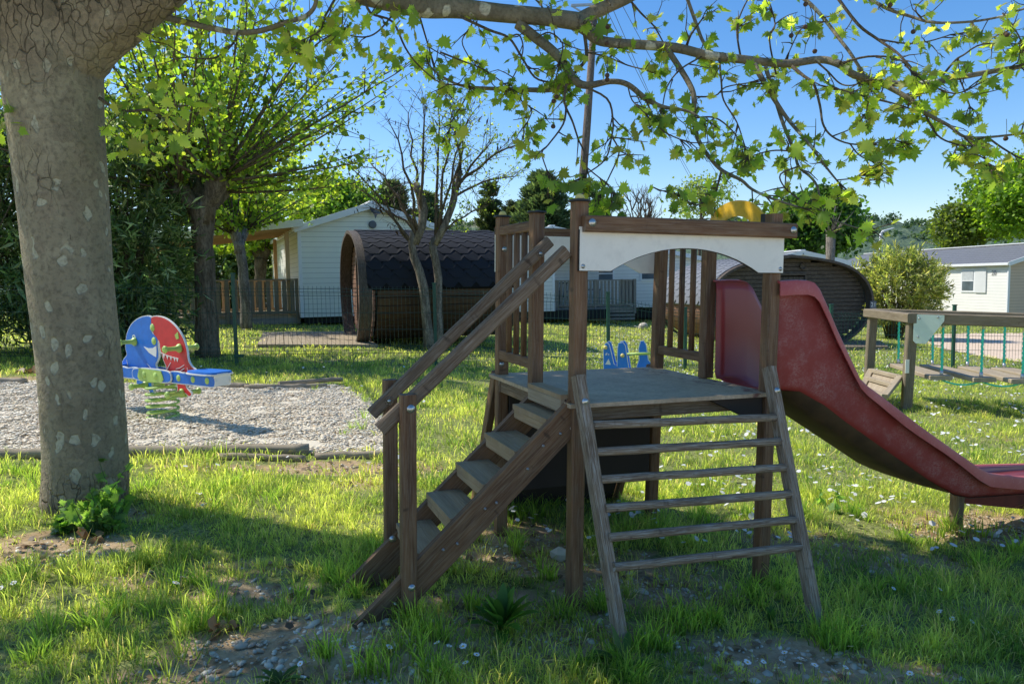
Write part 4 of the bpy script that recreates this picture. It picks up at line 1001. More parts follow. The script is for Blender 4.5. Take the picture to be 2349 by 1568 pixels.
    # roof shell + hexagonal shingles
    up = [p for p in F_ if p[1] >= 1.20*scale]
    d = [0]
    for i in range(1, len(up)): d.append(d[-1]+(Vector(up[i])-Vector(up[i-1])).length)
    mb = MB(); mb.loft([[Vector((x, -.10, z)), Vector((x, L+.05, z)), Vector((x*.985, L+.05, z-.04)), Vector((x*.985, -.10, z-.04))] for x, z in up], d, False, True, True); rf = mb.build('roof', lip, pod_)
    tot = d[-1]
    def ev2(s):
        s = min(max(s, 0), tot)
        for i in range(1, len(up)):
            if s <= d[i]+1e-9: return Vector(up[i-1]).lerp(Vector(up[i]), (s-d[i-1])/(d[i]-d[i-1]+1e-9))
        return Vector(up[-1])
    mb = MB(); rh = .205; tw = .40; nr = int(tot/2/rh)+1; nc = int((L+.15)/tw)+2
    for side in (0, 1):
        for r_i in range(nr):
            s0 = r_i*rh; sh = (r_i % 2)*tw/2
            for c in range(-1, nc):
                y = -.10+c*tw+sh; shape = [(y, s0+.30), (y, s0+.115), (y+tw*.27, s0+.0), (y+tw*.73, s0+.0), (y+tw, s0+.115), (y+tw, s0+.30)]
                ids = []
                for (yy, ss) in shape:
                    yy = min(max(yy, -.11), L+.06); s_ = ss if not side else tot-ss; p = ev2(s_); q = ev2(s_+.02)-ev2(s_-.02); nn = Vector((-q.y, q.x))
                    nn = nn.normalized() if nn.length > 1e-6 else Vector((0, 1))
                    if nn.dot(p-Vector((0, 1.2))) < 0: nn = -nn
                    off = .016 if ss < s0+.2 else .003
                    ids.append(len(mb.v)); mb.v.append((p.x+nn.x*off, yy, p.y+nn.y*off))
                if max(mb.v[i][1] for i in ids)-min(mb.v[i][1] for i in ids) < .02: continue
                mb.face(ids, [(mb.v[i][1], mb.v[i][2]) for i in ids])
    o = mb.build('shingle', tiles, rf); m_ = o.modifiers.new('s', 'SOLIDIFY'); m_.thickness = .012; m_.offset = -1
    return pod_
a0 = math.radians(18)
c0 = gnd(845, 790); ax = Vector((math.cos(a0), math.sin(a0), 0)); nx_ = Vector((-math.sin(a0), math.cos(a0), 0))
loc1 = c0+nx_*1.25; loc1.z = gz(loc1.x, loc1.y)+.02
pod('camping_pod', loc1, a0-PI/2, 3.2, 'dark brown barrel pod with black hexagon shingles and its door end facing the timber mat', M_felt, M_podstave, M_podred, M_feltlip)
loc2 = gat(1806, 21.0); loc2.z -= .05
pd2 = pod('camping_pod', loc2, math.radians(11), 3.4, 'dark weathered barrel pod with grey shingles standing behind the red slide', M_feltg, M_podred, M_podwood, M_feltg, .97, 1.17)
mb = MB(); mb.box((2.50, -.30, 1.12), .20, .02, .22); q = mb.build('number_plate', M_text, pd2)
def text(s, size, mat, par, loc, rot, name='number'):
    cu = bpy.data.curves.new(name, 'FONT'); cu.body = s; cu.size = size; cu.extrude = .002; cu.align_x = 'CENTER'; cu.align_y = 'CENTER'
    tmp = bpy.data.objects.new('t', cu); COL.objects.link(tmp); dg = bpy.context.evaluated_depsgraph_get(); me = bpy.data.meshes.new_from_object(tmp.evaluated_get(dg))
    bpy.data.objects.remove(tmp); o = bpy.data.objects.new(name, me); COL.objects.link(o); me.materials.clear(); me.materials.append(mat); o.parent = par; o.location = loc; o.rotation_euler = rot; return o
text('21', .17, M_rimwhite, q, (2.50, -.315, 1.12), (PI/2, 0, 0))
def slab(name, pts, th, mat, label, cat, grp=None, nb=10):
    c = sum(pts, Vector())/len(pts); o = empty(name, c, None, label, cat, grp); A, B, C_, D = [p-c for p in pts]
    for k in range(nb):
        mb = MB(); a = A.lerp(B, (k+.03)/nb); b = A.lerp(B, (k+.97)/nb); d_ = D.lerp(C_, (k+.03)/nb); c_ = D.lerp(C_, (k+.97)/nb)
        z_ = Vector((0, 0, th)); vb = [a, b, c_, d_]; mb.v = [tuple(x) for x in vb]+[tuple(x+z_) for x in vb]; L = (d_-a).length; w_ = (b-a).length; u0 = random.random()*5
        U = [(u0, 0), (u0+w_, 0), (u0+w_, L), (u0, L)]
        for f, uv in (([3, 2, 1, 0], U[::-1]), ([4, 5, 6, 7], U), ([0, 1, 5, 4], [(u0, 0), (u0+w_, 0), (u0+w_, th), (u0, th)]), ([1, 2, 6, 5], U), ([2, 3, 7, 6], U), ([3, 0, 4, 7], U)): mb.face(f, uv)
        mb.build('board', mat, o)
    return o
slab('boardwalk', [gnd(590, 797), gnd(868, 797), gnd(806, 765), gnd(604, 767)], .07, M_palepine, 'pale timber mat on the lawn before the dark pod', 'boardwalk', nb=14)
slab('boardwalk', [gat(1925, 19.0), gat(2038, 19.6), gat(2020, 22.0), gat(1900, 21.5)], .09, M_pine, 'grey timber mat beside the oleander in front of the pod numbered 21', 'boardwalk', nb=9)

# ================================================================== MOBILE HOMES
def home(label, loc, rotz, Wd, Ln, H, ridge, front, side, roofm=M_rooftile, lift=.25, over=.18, left=None, wallw=None):
    """local x across gable, y back, z up; loc = left front corner at ground"""
    h = empty('mobile_home', loc, rotz, label, 'mobile home', 'mobile homes around the lawn')
    z0_, z1_ = lift, lift+H
    if wallw:
        mb = MB(); mb.quad((0, -.004, z0_), (wallw, -.004, z0_), (wallw, -.004, z1_), (0, -.004, z1_)); mb.build('front_wall', front, h); mb = MB(); mb.quad((wallw, 0, z0_), (wallw, 3, z0_), (wallw, 3, z1_), (wallw, 0, z1_)); mb.build('front_wall', front, h)
        mb = MB(); mb.box((wallw, 0, (z0_+z1_)/2), .10, .09, H); mb.build('corner_trim', M_trim, h)
        mb = MB(); mb.v = [(0, -.002, z1_-.12), (Wd, -.002, z1_-.12), (Wd, -.002, z1_), (Wd/2, -.002, z1_+ridge), (0, -.002, z1_)]; mb.face([0, 1, 2, 3, 4], [(0, 0)]*5); mb.build('gable_wall', front, h)
    yb = 3. if wallw else 0
    mb = MB(); mb.v = [(0, yb, z0_), (Wd, yb, z0_), (Wd, yb, z1_), (Wd/2, yb, z1_+ridge), (0, yb, z1_)]; mb.face([0, 1, 2, 3, 4], [(0, 0)]*5)
    mb.v += [(x, Ln, z) for x, y, z in mb.v[:5]]; mb.face([9, 8, 7, 6, 5], [(0, 0)]*5); mb.face([0, 5, 6, 1], [(0, 0)]*4); mb.build('gable_wall', front, h)
    mb = MB(); mb.quad((0, Ln, z0_), (0, 0, z0_), (0, 0, z1_), (0, Ln, z1_)); mb.build('side_wall', left or side, h)
    mb = MB(); mb.quad((Wd, yb, z0_), (Wd, Ln, z0_), (Wd, Ln, z1_), (Wd, yb, z1_)); mb.build('side_wall', side, h)
    for sg in (0, 1):
        mb = MB(); xe = -over if not sg else Wd+over; ze = z1_-over*ridge/(Wd/2)
        mb.v = [(xe, -over, ze+.05), (Wd/2, -over, z1_+ridge+.05), (Wd/2, Ln+over, z1_+ridge+.05), (xe, Ln+over, ze+.05)]
        mb.face([0, 1, 2, 3] if not sg else [3, 2, 1, 0], [(0, 0)]*4); o = mb.build('roof', roofm, h); m_ = o.modifiers.new('s', 'SOLIDIFY'); m_.thickness = .05
        mb = MB(); mb.beam((xe, -over-.02, ze-.02), (Wd/2-.0, -over-.02, z1_+ridge-.02), .05, .20, (0, 0, 1), .004); mb.build('bargeboard', M_trim, h)
        mb = MB(); mb.beam((xe, -over, ze-.01), (xe, Ln+over, ze-.01), .07, .13); mb.build('gutter', M_trim, h)
    mb = MB(); mb.beam((Wd/2, -over, z1_+ridge+.09), (Wd/2, Ln+over, z1_+ridge+.09), .22, .05); mb.build('ridge_cap', M_trim, h)
    for x in ((0,) if wallw else (0, Wd)):
        mb = MB(); mb.box((x, 0, (z0_+z1_)/2), .11, .09, H); mb.build('corner_trim', M_trim, h)
    mb = MB(); mb.box((Wd/2, Ln/2, lift/2+.03), Wd-.3, Ln-.3, lift-.02); mb.build('chassis_shade_block', M_greenvoid, h)  # near-black chassis block, paints the shade of the gap under the home
    return h
def window(h, face, x, z, ww, hh, shutter=False, Wd=0):
    # face 'l' (x=0 wall, looking -x), 'f' front
    if face == 'f':
        mb = MB(); mb.box((x, -.02, z), ww, .05, hh); q = mb.build('window', M_trim, h); mb = MB(); mb.box((x, -.045, z), ww-.16, .02, hh-.16); mb.build('pane', M_glass, q); mb = MB(); mb.box((x, -.058, z), ww-.14, .012, .05); mb.build('frame', M_trim, q)
    else:
        mb = MB(); mb.box((-.02, x, z), .05, ww, hh); q = mb.build('window', M_trim, h); mb = MB(); mb.box((-.045, x, z-hh*.0), .02, ww-.22, hh-.2); mb.build('pane', M_glass, q)
        mb = MB(); mb.box((-.058, x, z+.0), .012, ww-.2, .05); mb.build('frame', M_trim, q); mb = MB(); mb.box((-.058, x, z+hh*.22), .004, ww-.26, hh*.40); mb.build('curtain', M_curtain, q)
        if shutter: mb = MB(); mb.box((-.04, x-ww*.88, z), .05, ww*.72, hh*1.02); mb.build('shutter', M_shut, h)
def bird(par, loc, s=.22):
    mb = MB(); mb.plate([(0, 0), (.25, .12), (.45, .42), (.42, .1), (.62, -.02), (.8, .05), (.6, -.12), (.4, -.2), (.28, -.45), (.2, -.2), (-.1, .35), (.05, .05)], loc, (s, 0, 0), (0, 0, 1), .01)
    mb.v = [(loc[0]+(x-loc[0])*s/.45, y, loc[2]+(z-loc[2])*s/.45) for x, y, z in mb.v]; mb.build('bird_emblem', M_text, par)
# left home
cL = at(693, 728, 23.7); cL.z = gz(cL.x, cL.y); zb = at(693, 728, 23.7).z
hL = home('large white mobile home with a timber porch, partly behind the dark pod and mulberry trees', cL, math.radians(22.9), 4.71, 12, 2.86, .77, M_sid_g, M_sid_w, lift=zb-cL.z)
bird(hL, (2.28, -.23, zb-cL.z+3.38)); mb = MB(); mb.lathe([(.13, 0), (.13, .03), (.09, .04), (0, .04)], (2.36, -.02, zb-cL.z+2.98), (0, -1, 0), 16); mb.build('vent', M_text, hL)
mb = MB(); mb.box((4.0, -.03, .18), .2, .1, .25); mb.build('meter_box', M_bracket, hL)
# porch on its left
def railing(par, a, b, h, mat, gap=.16, sl=.09, bot=.08, name='railing', post_every=1.6):
    a = Vector(a); b = Vector(b); L = (b-a).length; d = (b-a)/L
    mb = MB(); mb.beam(a+Vector((0, 0, h)), b+Vector((0, 0, h)), .11, .045); mb.beam(a+Vector((0, 0, bot)), b+Vector((0, 0, bot)), .05, .09); mb.build('top_rail', mat, par)
    n = int(L/gap)
    for i in range(n):
        c = a+d*(gap*(i+.5)); mb = MB(); mb.beam(c+Vector((0, 0, bot-.05)), c+Vector((0, 0, h-.03)), sl, .025, d.cross(Vector((0, 0, 1)))); mb.build('slat', mat, par)
    k = max(1, int(L/post_every))
    for i in range(k+1):
        c = a.lerp(b, i/k); mb = MB(); mb.beam(c-Vector((0, 0, .25)), c+Vector((0, 0, h+.03)), .10, .10, d); mb.build('post', mat, par)
lf = zb-cL.z
porch = empty('porch', cL, math.radians(22.9)-math.radians(0), 'timber porch with slatted railing and awning on the left of the white home', 'porch')
PW = 4.3
mb = MB(); mb.box((-PW/2-.05, 2.3, lf+.05), PW, 4.2, .12); mb.build('floor', M_palepine, porch)
mb = MB(); mb.box((-PW/2-.05, .16, lf-.10), PW, .05, .20); mb.build('skirt_board', M_deckgrey, porch)
railing(porch, (-PW, .12, lf+.1), (-.12, .12, lf+.1), 1.12, M_pine, .245, .13)
railing(porch, (-PW, 4.2, lf+.1), (-.1, 4.2, lf+.1), 1.1, M_orange, .3, .12)
for x, y in ((-PW, .12), (-.35, .25), (-PW, 4.2), (-.35, 4.2)):
    mb = MB(); mb.beam((x, y, 0), (x, y, lf+2.72-.0*x), .12, .12, (0, 1, 0)); mb.build('post', M_orange if y > 1 or x > -1 else M_pine, porch)
mb = MB(); zr0, zr1 = lf+2.95, lf+2.35; mb.plate([(0, 0), (PW+.6, 0), (PW+.6, 4.9), (0, 4.9)], (0, -.35, zr0), Vector((-(PW+.6), 0, zr1-zr0)), (0, 1, 0), .05); mb.build('awning', M_orange, porch)
mb = MB(); mb.plate([(0, 0), (PW+.6, 0), (PW+.6, 4.9), (0, 4.9)], (0, -.35, zr0+.06), Vector((-(PW+.6), 0, zr1-zr0)), (0, 1, 0), .04); mb.build('awning_cover', M_trim, porch)
mb = MB(); mb.beam((.1, -.40, zr0+.03), (-(PW+.6), -.40, zr1+.03), .05, .22, (0, 0, 1)); mb.build('fascia', M_trim, porch)
for k in range(7): mb = MB(); y = .1+.65*k; mb.beam((-.1, y, zr0-.09), (-(PW+.4), y, zr1-.09), .06, .12, (0, 0, 1)); mb.build('rafter', M_orange, porch)
# far lavender home behind the porch
c = gat(575, 37); hX = home('pale lavender sided home far behind the porch railing', c, .1, 3.6, 5, 2.9, .5, M_sid_l, M_sid_l)
# middle home
c = gat(1128, 29.5); zb2 = at(1128, 716, 29.5).z
hM = home('small white gabled home between the black pod and the play tower', c, math.radians(4), 4.9, 9, 2.75, .55, M_sid_w, M_sid_w, lift=max(.3, zb2-c.z), wallw=2.5); bird(hM, (2.3, -.23, max(.3, zb2-c.z)+3.12))
# deck home
c = gat(1290, 33.5); lfD = .55
hD = home('white home with a window behind the grey slatted terrace', c, math.radians(2), 4.35, 8, 2.75, .4, M_sid_w, M_sid_w, lift=.5); window(hD, 'f', 1.95, 2.05, .85, .7); window(hD, 'f', 3.9, 2.05, .7, .7)
c2_ = gat(1276, 30.2); dk = empty('terrace', c2_, math.radians(3), 'grey timber terrace with slatted railing seen beneath the white arch', 'terrace')
zf = at(1276, 707, 30.2).z-c2_.z; DW = 3.25
mb = MB(); mb.box((DW/2, 1.3, zf-.05), DW, 2.6, .12); mb.build('floor', M_deckgrey, dk)
railing(dk, (0, 0, zf), (DW, 0, zf), 1.12, M_deckgrey, .15, .10, .1); railing(dk, (DW, .1, zf), (DW, 2.6, zf), 1.12, M_deckgrey, .2, .1, .1)
for k in range(3): mb = MB(); mb.box((DW*.72, -.01-.0*k, zf-.17-.15*k), DW*.56, .03, .10); mb.build('skirt_board', M_deckgrey, dk)
# chairs / table on the terrace
def chair(x, y, rz, label):
    o = empty('garden_chair', c2_+Matrix.Rotation(math.radians(3), 3, 'Z') @ Vector((x, y, zf)), rz, label, 'chair')
    mb = MB(); mb.box((0, 0, .44), .46, .44, .04); mb.build('seat', M_black, o)
    mb = MB()
    for k in range(5): mb.beam((-.18+.09*k, .21, .46), (-.18+.09*k, .30, 1.02), .05, .02, (0, 1, 0))
    mb.beam((-.22, .30, 1.02), (.22, .30, 1.02), .03, .07); mb.build('backrest', M_black, o)
    for sx in (-1, 1):
        for sy in (-1, 1): mb = MB(); mb.beam((.2*sx, .2*sy, 0), (.18*sx, .18*sy, .44), .04, .04, (0, 1, 0)); mb.build('leg', M_black, o)
        mb = MB(); mb.beam((.22*sx, -.2, .66), (.22*sx, .26, .68), .05, .03); mb.build('armrest', M_black, o)
chair(.35, .8, -.4, 'black plastic garden chair at the left end of the slatted terrace')
tb = empty('garden_table', c2_+Vector((1.35, .9, zf)), 0, 'dark garden table behind the terrace railing', 'table')
mb = MB(); mb.box((0, 0, .73), 1.1, .7, .04); mb.build('tabletop', M_black, tb)
for sx in (-1, 1):
    for sy in (-1, 1): mb = MB(); mb.beam((.48*sx, .28*sy, 0), (.48*sx, .28*sy, .72), .05, .05, (0, 1, 0)); mb.build('leg', M_black, tb)
c = gat(1450, 36); home('white sided home right of the terrace, low behind the tower back panel', c, .0, 3.6, 4, 2.6, .4, M_sid_c, M_sid_w)
# home behind pod 2
c = gat(1728, 33); zz = at(1860, 605, 34).z; hP = home('long pale home with light grey roof rising behind the numbered pod', c, 0, 4.2, 8, zz-c.z-.3, .50, M_sid_c, M_sid_w, roofm=M_roofcap, lift=.3)
# right home, number 20
cR = at(2310, 734, 37); gR = gat(2310, 37); rot = math.radians(6.5)
eav = at(2310, 601, 37).z; lR = .35; 
hR = home('white mobile home numbered 20 with a shuttered window and dark tiled roof at right', Vector((cR.x, cR.y, gR.z)), rot, 6.2, 17, eav-gR.z-lR, .95, M_sid_t, M_sid_c, lift=lR, over=.25)
HH = eav-gR.z-lR; window(hR, 'l', 2.75, lR+HH*.655, 1.05, HH*.46, True)
hh_ = text('20', .34, M_text, hR, (-.03, .95, lR+HH*.80), (PI/2, 0, -PI/2))
# boulder
o = None
b_ = gat(1475, 26.5); v, f = ico(); 
mbv = Vector; me = bpy.data.meshes.new('boulder'); me.from_pydata([(x*.24+random.gauss(0, .035), y*.2+random.gauss(0, .03), z*.21+.12+random.gauss(0, .03)) for x, y, z in v], [], f.tolist()); me.materials.append(M_stone)
o = bpy.data.objects.new('boulder', me); COL.objects.link(o); o.location = b_; m_ = o.modifiers.new('s', 'SUBSURF'); m_.levels = m_.render_levels = 2; prop(o, 'pale rounded boulder on the grass right of the grey terrace', 'boulder')
# rock by ladder
b_ = gnd(1285, 1282); me = bpy.data.meshes.new('stone'); me.from_pydata([(x*.045+random.gauss(0, .006), y*.04, z*.04+.03+random.gauss(0, .008)) for x, y, z in v], [], f.tolist()); me.materials.append(M_stone)
o = bpy.data.objects.new('stone', me); COL.objects.link(o); o.location = b_; prop(o, 'fist sized pale stone on the soil just left of the front left post', 'stone')
# utility pole + wires
pb = gat(1325, 33); up_ = empty('utility_pole', pb, None, 'tall weathered wooden utility pole leaning right, behind the play tower', 'utility pole')
a = at(1325, 560, 33)-pb; t_ = at(1364, 30, 33)-pb
mb = MB(); base = a+(a-t_)*((a.z)/(t_.z-a.z)); mb.tube([base, a, a.lerp(t_, .5)+Vector((.03, 0, 0)), t_], [.23, .20, .17, .14], 10); mb.build('pole', M_pole, up_)
mb = MB(); cA = at(1310, 13, 33)-pb; cB = at(1430, 8, 33)-pb; mb.beam(cA, cB, .1, .1); mb.beam(at(1370, 45, 33)-pb, cB, .06, .06); mb.beam(at(1362, 45, 33)-pb, cA, .06, .06); mb.build('crossarm', M_dish, up_)
for (s_, e_) in (((1385, 10), (1700, 560)), ((1425, 8), (1760, 540)), ((1400, 8), (1660, 520))):
    A_ = at(*s_, 33)-pb; B_ = at(*e_, 70)-pb; mb = MB(); pts = []
    for k in range(15): q = k/14; p_ = A_.lerp(B_, q); p_.z -= 1.2*math.sin(PI*q); pts.append(p_)
    mb.tube(pts, .014, 4); mb.build('wire', M_text, up_)
# street lamp
lb = gat(2020, 46); sl2 = empty('street_lamp', lb, None, 'white street lamp above the roofs before the wooded hill', 'street lamp')
t_ = at(2021, 536, 46)-lb; mb = MB(); mb.tube([(0, 0, 0), t_], [.13, .10], 8); mb.build('pole', M_dish, sl2)
mb = MB(); mb.tube([t_, t_+Vector((.1, 0, .12)), t_+Vector((.3, 0, .16))], .07, 6); mb.build('arm', M_dish, sl2)
mb = MB(); mb.beam(t_+Vector((.1, 0, .16)), t_+Vector((.75, 0, .34)), .25, .09, d1=.04); mb.build('lamp_head', M_trim, sl2)

# ================================================================== VEGETATION
def leafcloud(name, P, size, mat, pal, parent=None, shape='dia', droop=.3, seed=1, orient=None, asp=.5, **kw):
    """P (N,3) positions, size scalar or array"""
    r = np.random.default_rng(seed); N = len(P); size = np.ones(N)*size*np.exp(r.normal(0, .28, N))
    if orient is None:
        a = r.uniform(0, 2*PI, N); e = r.normal(-droop, .5, N); D = np.stack([np.cos(a)*np.cos(e), np.sin(a)*np.cos(e), np.sin(e)], -1)
    else: D = orient+r.normal(0, .3, (N, 3)); D /= np.linalg.norm(D, axis=1, keepdims=True)
    R = r.normal(0, 1, (N, 3)); R[:, 2] *= .8; Sx = np.cross(D, R); Sx /= np.linalg.norm(Sx, axis=1, keepdims=True)+1e-9; Nn = np.cross(D, Sx)
    if shape == 'dia': pts = [(0, 0, 0), (.42, .5, .06), (1, 0, -.05), (.42, -.5, .06)]; tr = [(0, 1, 2), (0, 2, 3)]
    elif shape == 'hex': pts = [(0, 0, 0), (.22, .42, .05), (.62, .42, .05), (1, 0, -.08), (.62, -.42, .05), (.22, -.42, .05)]; tr = [(0, 1, 2), (0, 2, 3), (0, 3, 4), (0, 4, 5)]
    elif shape == 'star':
        rad = [(0, .0), (25, .42), (48, .62), (62, .40), (78, .95), (92, .52), (108, .86), (122, .5), (141, .80), (155, .45), (180, 1.1)]
        half = [(q*math.cos(math.radians(180-t)), q*math.sin(math.radians(180-t))) for t, q in rad]
        # outline from base round to the tip
        out_ = [(.12, 0)]+[]
        o2 = [(-.02, 0), (.02, .14), (-.12, .36), (.10, .30), (.08, .48), (.24, .36), (.30, .66), (.40, .40), (.56, .48), (.50, .22), (.70, .27), (.72, .13), (1.02, 0)]
        pts = [(.30, 0, .06)]+[(x, y, -.16*abs(y)-.10*x*x) for x, y in o2]+[(x, -y, -.16*abs(y)-.10*x*x) for x, y in o2[-2:0:-1]]
        m = len(pts)-1; tr = [(0, i, i % m+1) for i in range(1, m+1)]
        asp = 1.0
    else: pts = [(0, -.5, 0), (0, .5, 0), (1, .0, 0)]; tr = [(0, 1, 2)]
    V = np.zeros((N, len(pts), 3))
    cu_ = r.normal(1, .9, N)[:, None]
    for i, (x, y, z) in enumerate(pts): V[:, i] = P+size[:, None]*(D*x+Sx*(y*asp*2 if shape != 'star' else y*1.05)+Nn*z*cu_)
    b = (np.arange(N)*len(pts))[:, None, None]; Fa = (b+np.array(tr)[None]).reshape(-1, 3)
    pal = np.array(pal); t = r.random(N); i0 = r.integers(0, len(pal), N); c = pal[i0]*r.uniform(.7, 1.3, (N, 1))
    if 'shade' in kw: c *= kw.pop('shade')[:, None]
    return np_mesh(name, V.reshape(-1, 3), Fa, mat, np.repeat(c[:, None], len(pts), 1).reshape(-1, 3), parent=parent, **kw)
YG = [(.26, .34, .05), (.20, .29, .04), (.33, .38, .07), (.15, .24, .04)]
MG = [(.12, .21, .035), (.16, .26, .04), (.22, .30, .05), (.09, .17, .03)]
DG = [(.10, .17, .055), (.15, .23, .07), (.07, .125, .045), (.30, .36, .18)]
def crown_pts(center, rad, nclump, per, rc, seed, shell=.55, flat_b=-.6):
    r = np.random.default_rng(seed); out_ = []; sh = []
    c = np.array(center); rad = np.array(rad)
    for _ in range(nclump):
        while True:
            d = r.normal(0, 1, 3); d /= np.linalg.norm(d)
            if d[2] > flat_b: break
        q = c+d*rad*(shell+(1-shell)*r.random()**.6)*r.uniform(.8, 1.08); n = int(per*r.uniform(.5, 1.5)); k = rc*r.uniform(.55, 1.3)
        out_.append(q+r.normal(0, 1, (n, 3))*np.array([k, k, k*.6])*.55); sh.append(np.full(n, r.uniform(.65, 1.25)))
    return np.concatenate(out_), np.concatenate(sh)
def limbs(base, top, r0, n, R, seed, mat, parent, spread=1., name='branch'):
    rr = random.Random(seed); mb = MB(); base = Vector(base); top = Vector(top)
    for i in range(n):
        d = Vector((rr.gauss(0, 1)*spread, rr.gauss(0, 1)*spread, rr.uniform(.2, 1.4))).normalized(); L = R*rr.uniform(.6, 1.05); p = base.lerp(top, rr.uniform(.5, 1)); pts = [p]
        for k in range(4): d = (d+Vector((rr.gauss(0, .25), rr.gauss(0, .25), rr.gauss(.05, .2)))).normalized(); pts.append(pts[-1]+d*L/4)
        mb.tube(pts, [r0*.5, r0*.38, r0*.25, r0*.15, r0*.06], 6)
    return mb.build(name, mat, parent)
def tree(name, label, px, Y, pxc, pyc, rw, rh, pal, mat, seed, leaf=.14, ncl=120, per=60, rc=.5, trunk=.18, shape='dia', group='trees beyond the lawn', barkm=None, depth=1., flat_b=-.6, shell=.55, asp=.5, cat='tree'):
    b = gat(px, Y); t = empty(name, b, None, label, cat, group); c = at(pxc, pyc, Y)-b; k = Y/F
    mb = MB(); mb.tube([(0, 0, -.1), (c.x*.2, 0, c.z*.35), (c.x*.7, 0, c.z*.8), (c.x, 0, c.z*1.1)], [trunk, trunk*.8, trunk*.6, trunk*.3], 8); mb.build('trunk', barkm or M_barkmul, t)
    limbs((c.x*.5, 0, c.z*.5), (c.x, 0, c.z*1.15), trunk, 14, max(rw*k, rh*k)*.9, seed, barkm or M_barkmul, t)
    P_, sh = crown_pts((c.x, 0, c.z), (rw*k, rw*k*depth, rh*k), ncl, per, rc, seed, flat_b=flat_b, shell=shell)
    leafcloud('crown', P_, leaf, mat, pal, t, shape, seed=seed, shade=sh, asp=asp); return t
# bright tree at far right and companions
tree('leafy_tree', 'big bright yellow green tree behind the roof of home 20', 2350, 50, 2362, 470, 128, 108, [(.17, .27, .03), (.22, .32, .04), (.12, .20, .025)], M_leafG, 11, .20, 260, 130, 1.0, .3, 'hex')
tree('leafy_tree', 'smaller olive green tree left of the bright tree at right', 2190, 52, 2196, 525, 40, 58, [(.10, .15, .035), (.15, .19, .05)], M_leafG, 12, .18, 120, 100, .8, .2)
tree('leafy_tree', 'round mid green tree rising behind the slide and numbered pod', 1860, 38, 1860, 520, 80, 84, [(.06, .13, .025), (.09, .18, .03), (.04, .09, .02)], M_leafG, 13, .17, 230, 110, .75, .25, 'hex')
tree('leafy_tree', 'thin pale green tree behind the yellow arch', 1600, 42, 1610, 465, 62, 62, [(.16, .21, .07), (.20, .25, .09)], M_leafG, 14, .13, 60, 40, .8, .12)
def conifer(label, px, Y, top, bot, wpx, seed, n=140, pal=None):
    b = gat(px, Y); t = empty('conifer', b, None, label, 'conifer', 'dark conifers behind the cabins'); k = Y/F; zt = at(px, top, Y).z-b.z; zb_ = max(.3, at(px, bot, Y).z-b.z); rr = random.Random(seed); r = np.random.default_rng(seed)
    mb = MB(); mb.tube([(0, 0, -.2), (0, 0, zt*.6), (0, 0, zt*.97)], [.25, .15, .03], 8); mb.build('trunk', M_barkmul, t)
    P_ = []; D_ = []; S_ = []
    mb = MB()
    for i in range(n):
        q = rr.random(); z = zb_+(zt-zb_)*q; R = wpx/2*k*(1-q)**.62*rr.uniform(.55, 1.15)+.15; a = rr.uniform(0, 2*PI); d = np.array([math.cos(a), math.sin(a), rr.uniform(.05, .55)]); d /= np.linalg.norm(d); m = int(80+70*R)
        mb.tube([(0, 0, z), tuple(np.array([0, 0, z])+d*R)], [.05, .01], 4)
        s_ = r.random(m)**.55; p = np.array([0, 0, z])+d*R*s_[:, None]+r.normal(0, 1, (m, 3))*(.10+.16*R*(1.1-s_))[:, None]*np.array([1, 1, .55]); P_.append(p); D_.append(np.tile(d+np.array([0, 0, .35]), (m, 1))); S_.append(np.full(m, rr.uniform(.6, 1.4)))
    mb.build('branch', M_barkmul, t); P_ = np.concatenate(P_); D_ = np.concatenate(D_); S_ = np.concatenate(S_)
    leafcloud('crown', P_, .20, M_leafC, pal or [(.06, .105, .045), (.085, .135, .05), (.12, .165, .06)], t, 'dia', orient=D_, seed=seed, shade=S_, asp=.16)
conifer('broad dark green conifer directly behind the play tower posts', 1250, 42, 400, 640, 190, 21, 230)
conifer('dark conifer right of the utility pole behind the white beam', 1365, 46, 440, 640, 120, 22, 130)
conifer('slim olive conifer left of the broad one behind the bare tree', 1128, 45, 425, 640, 90, 23, 120, [(.08, .105, .03), (.055, .085, .03)])
conifer('dark conifer above the roof ridge of the large white home', 905, 44, 420, 620, 150, 24, 150)
conifer('low dark conifer between white home and bare tree', 985, 48, 445, 620, 110, 25, 110)
conifer('olive conifer just behind the small gabled home', 1175, 50, 465, 640, 120, 26, 110, [(.09, .11, .035), (.06, .09, .03)])
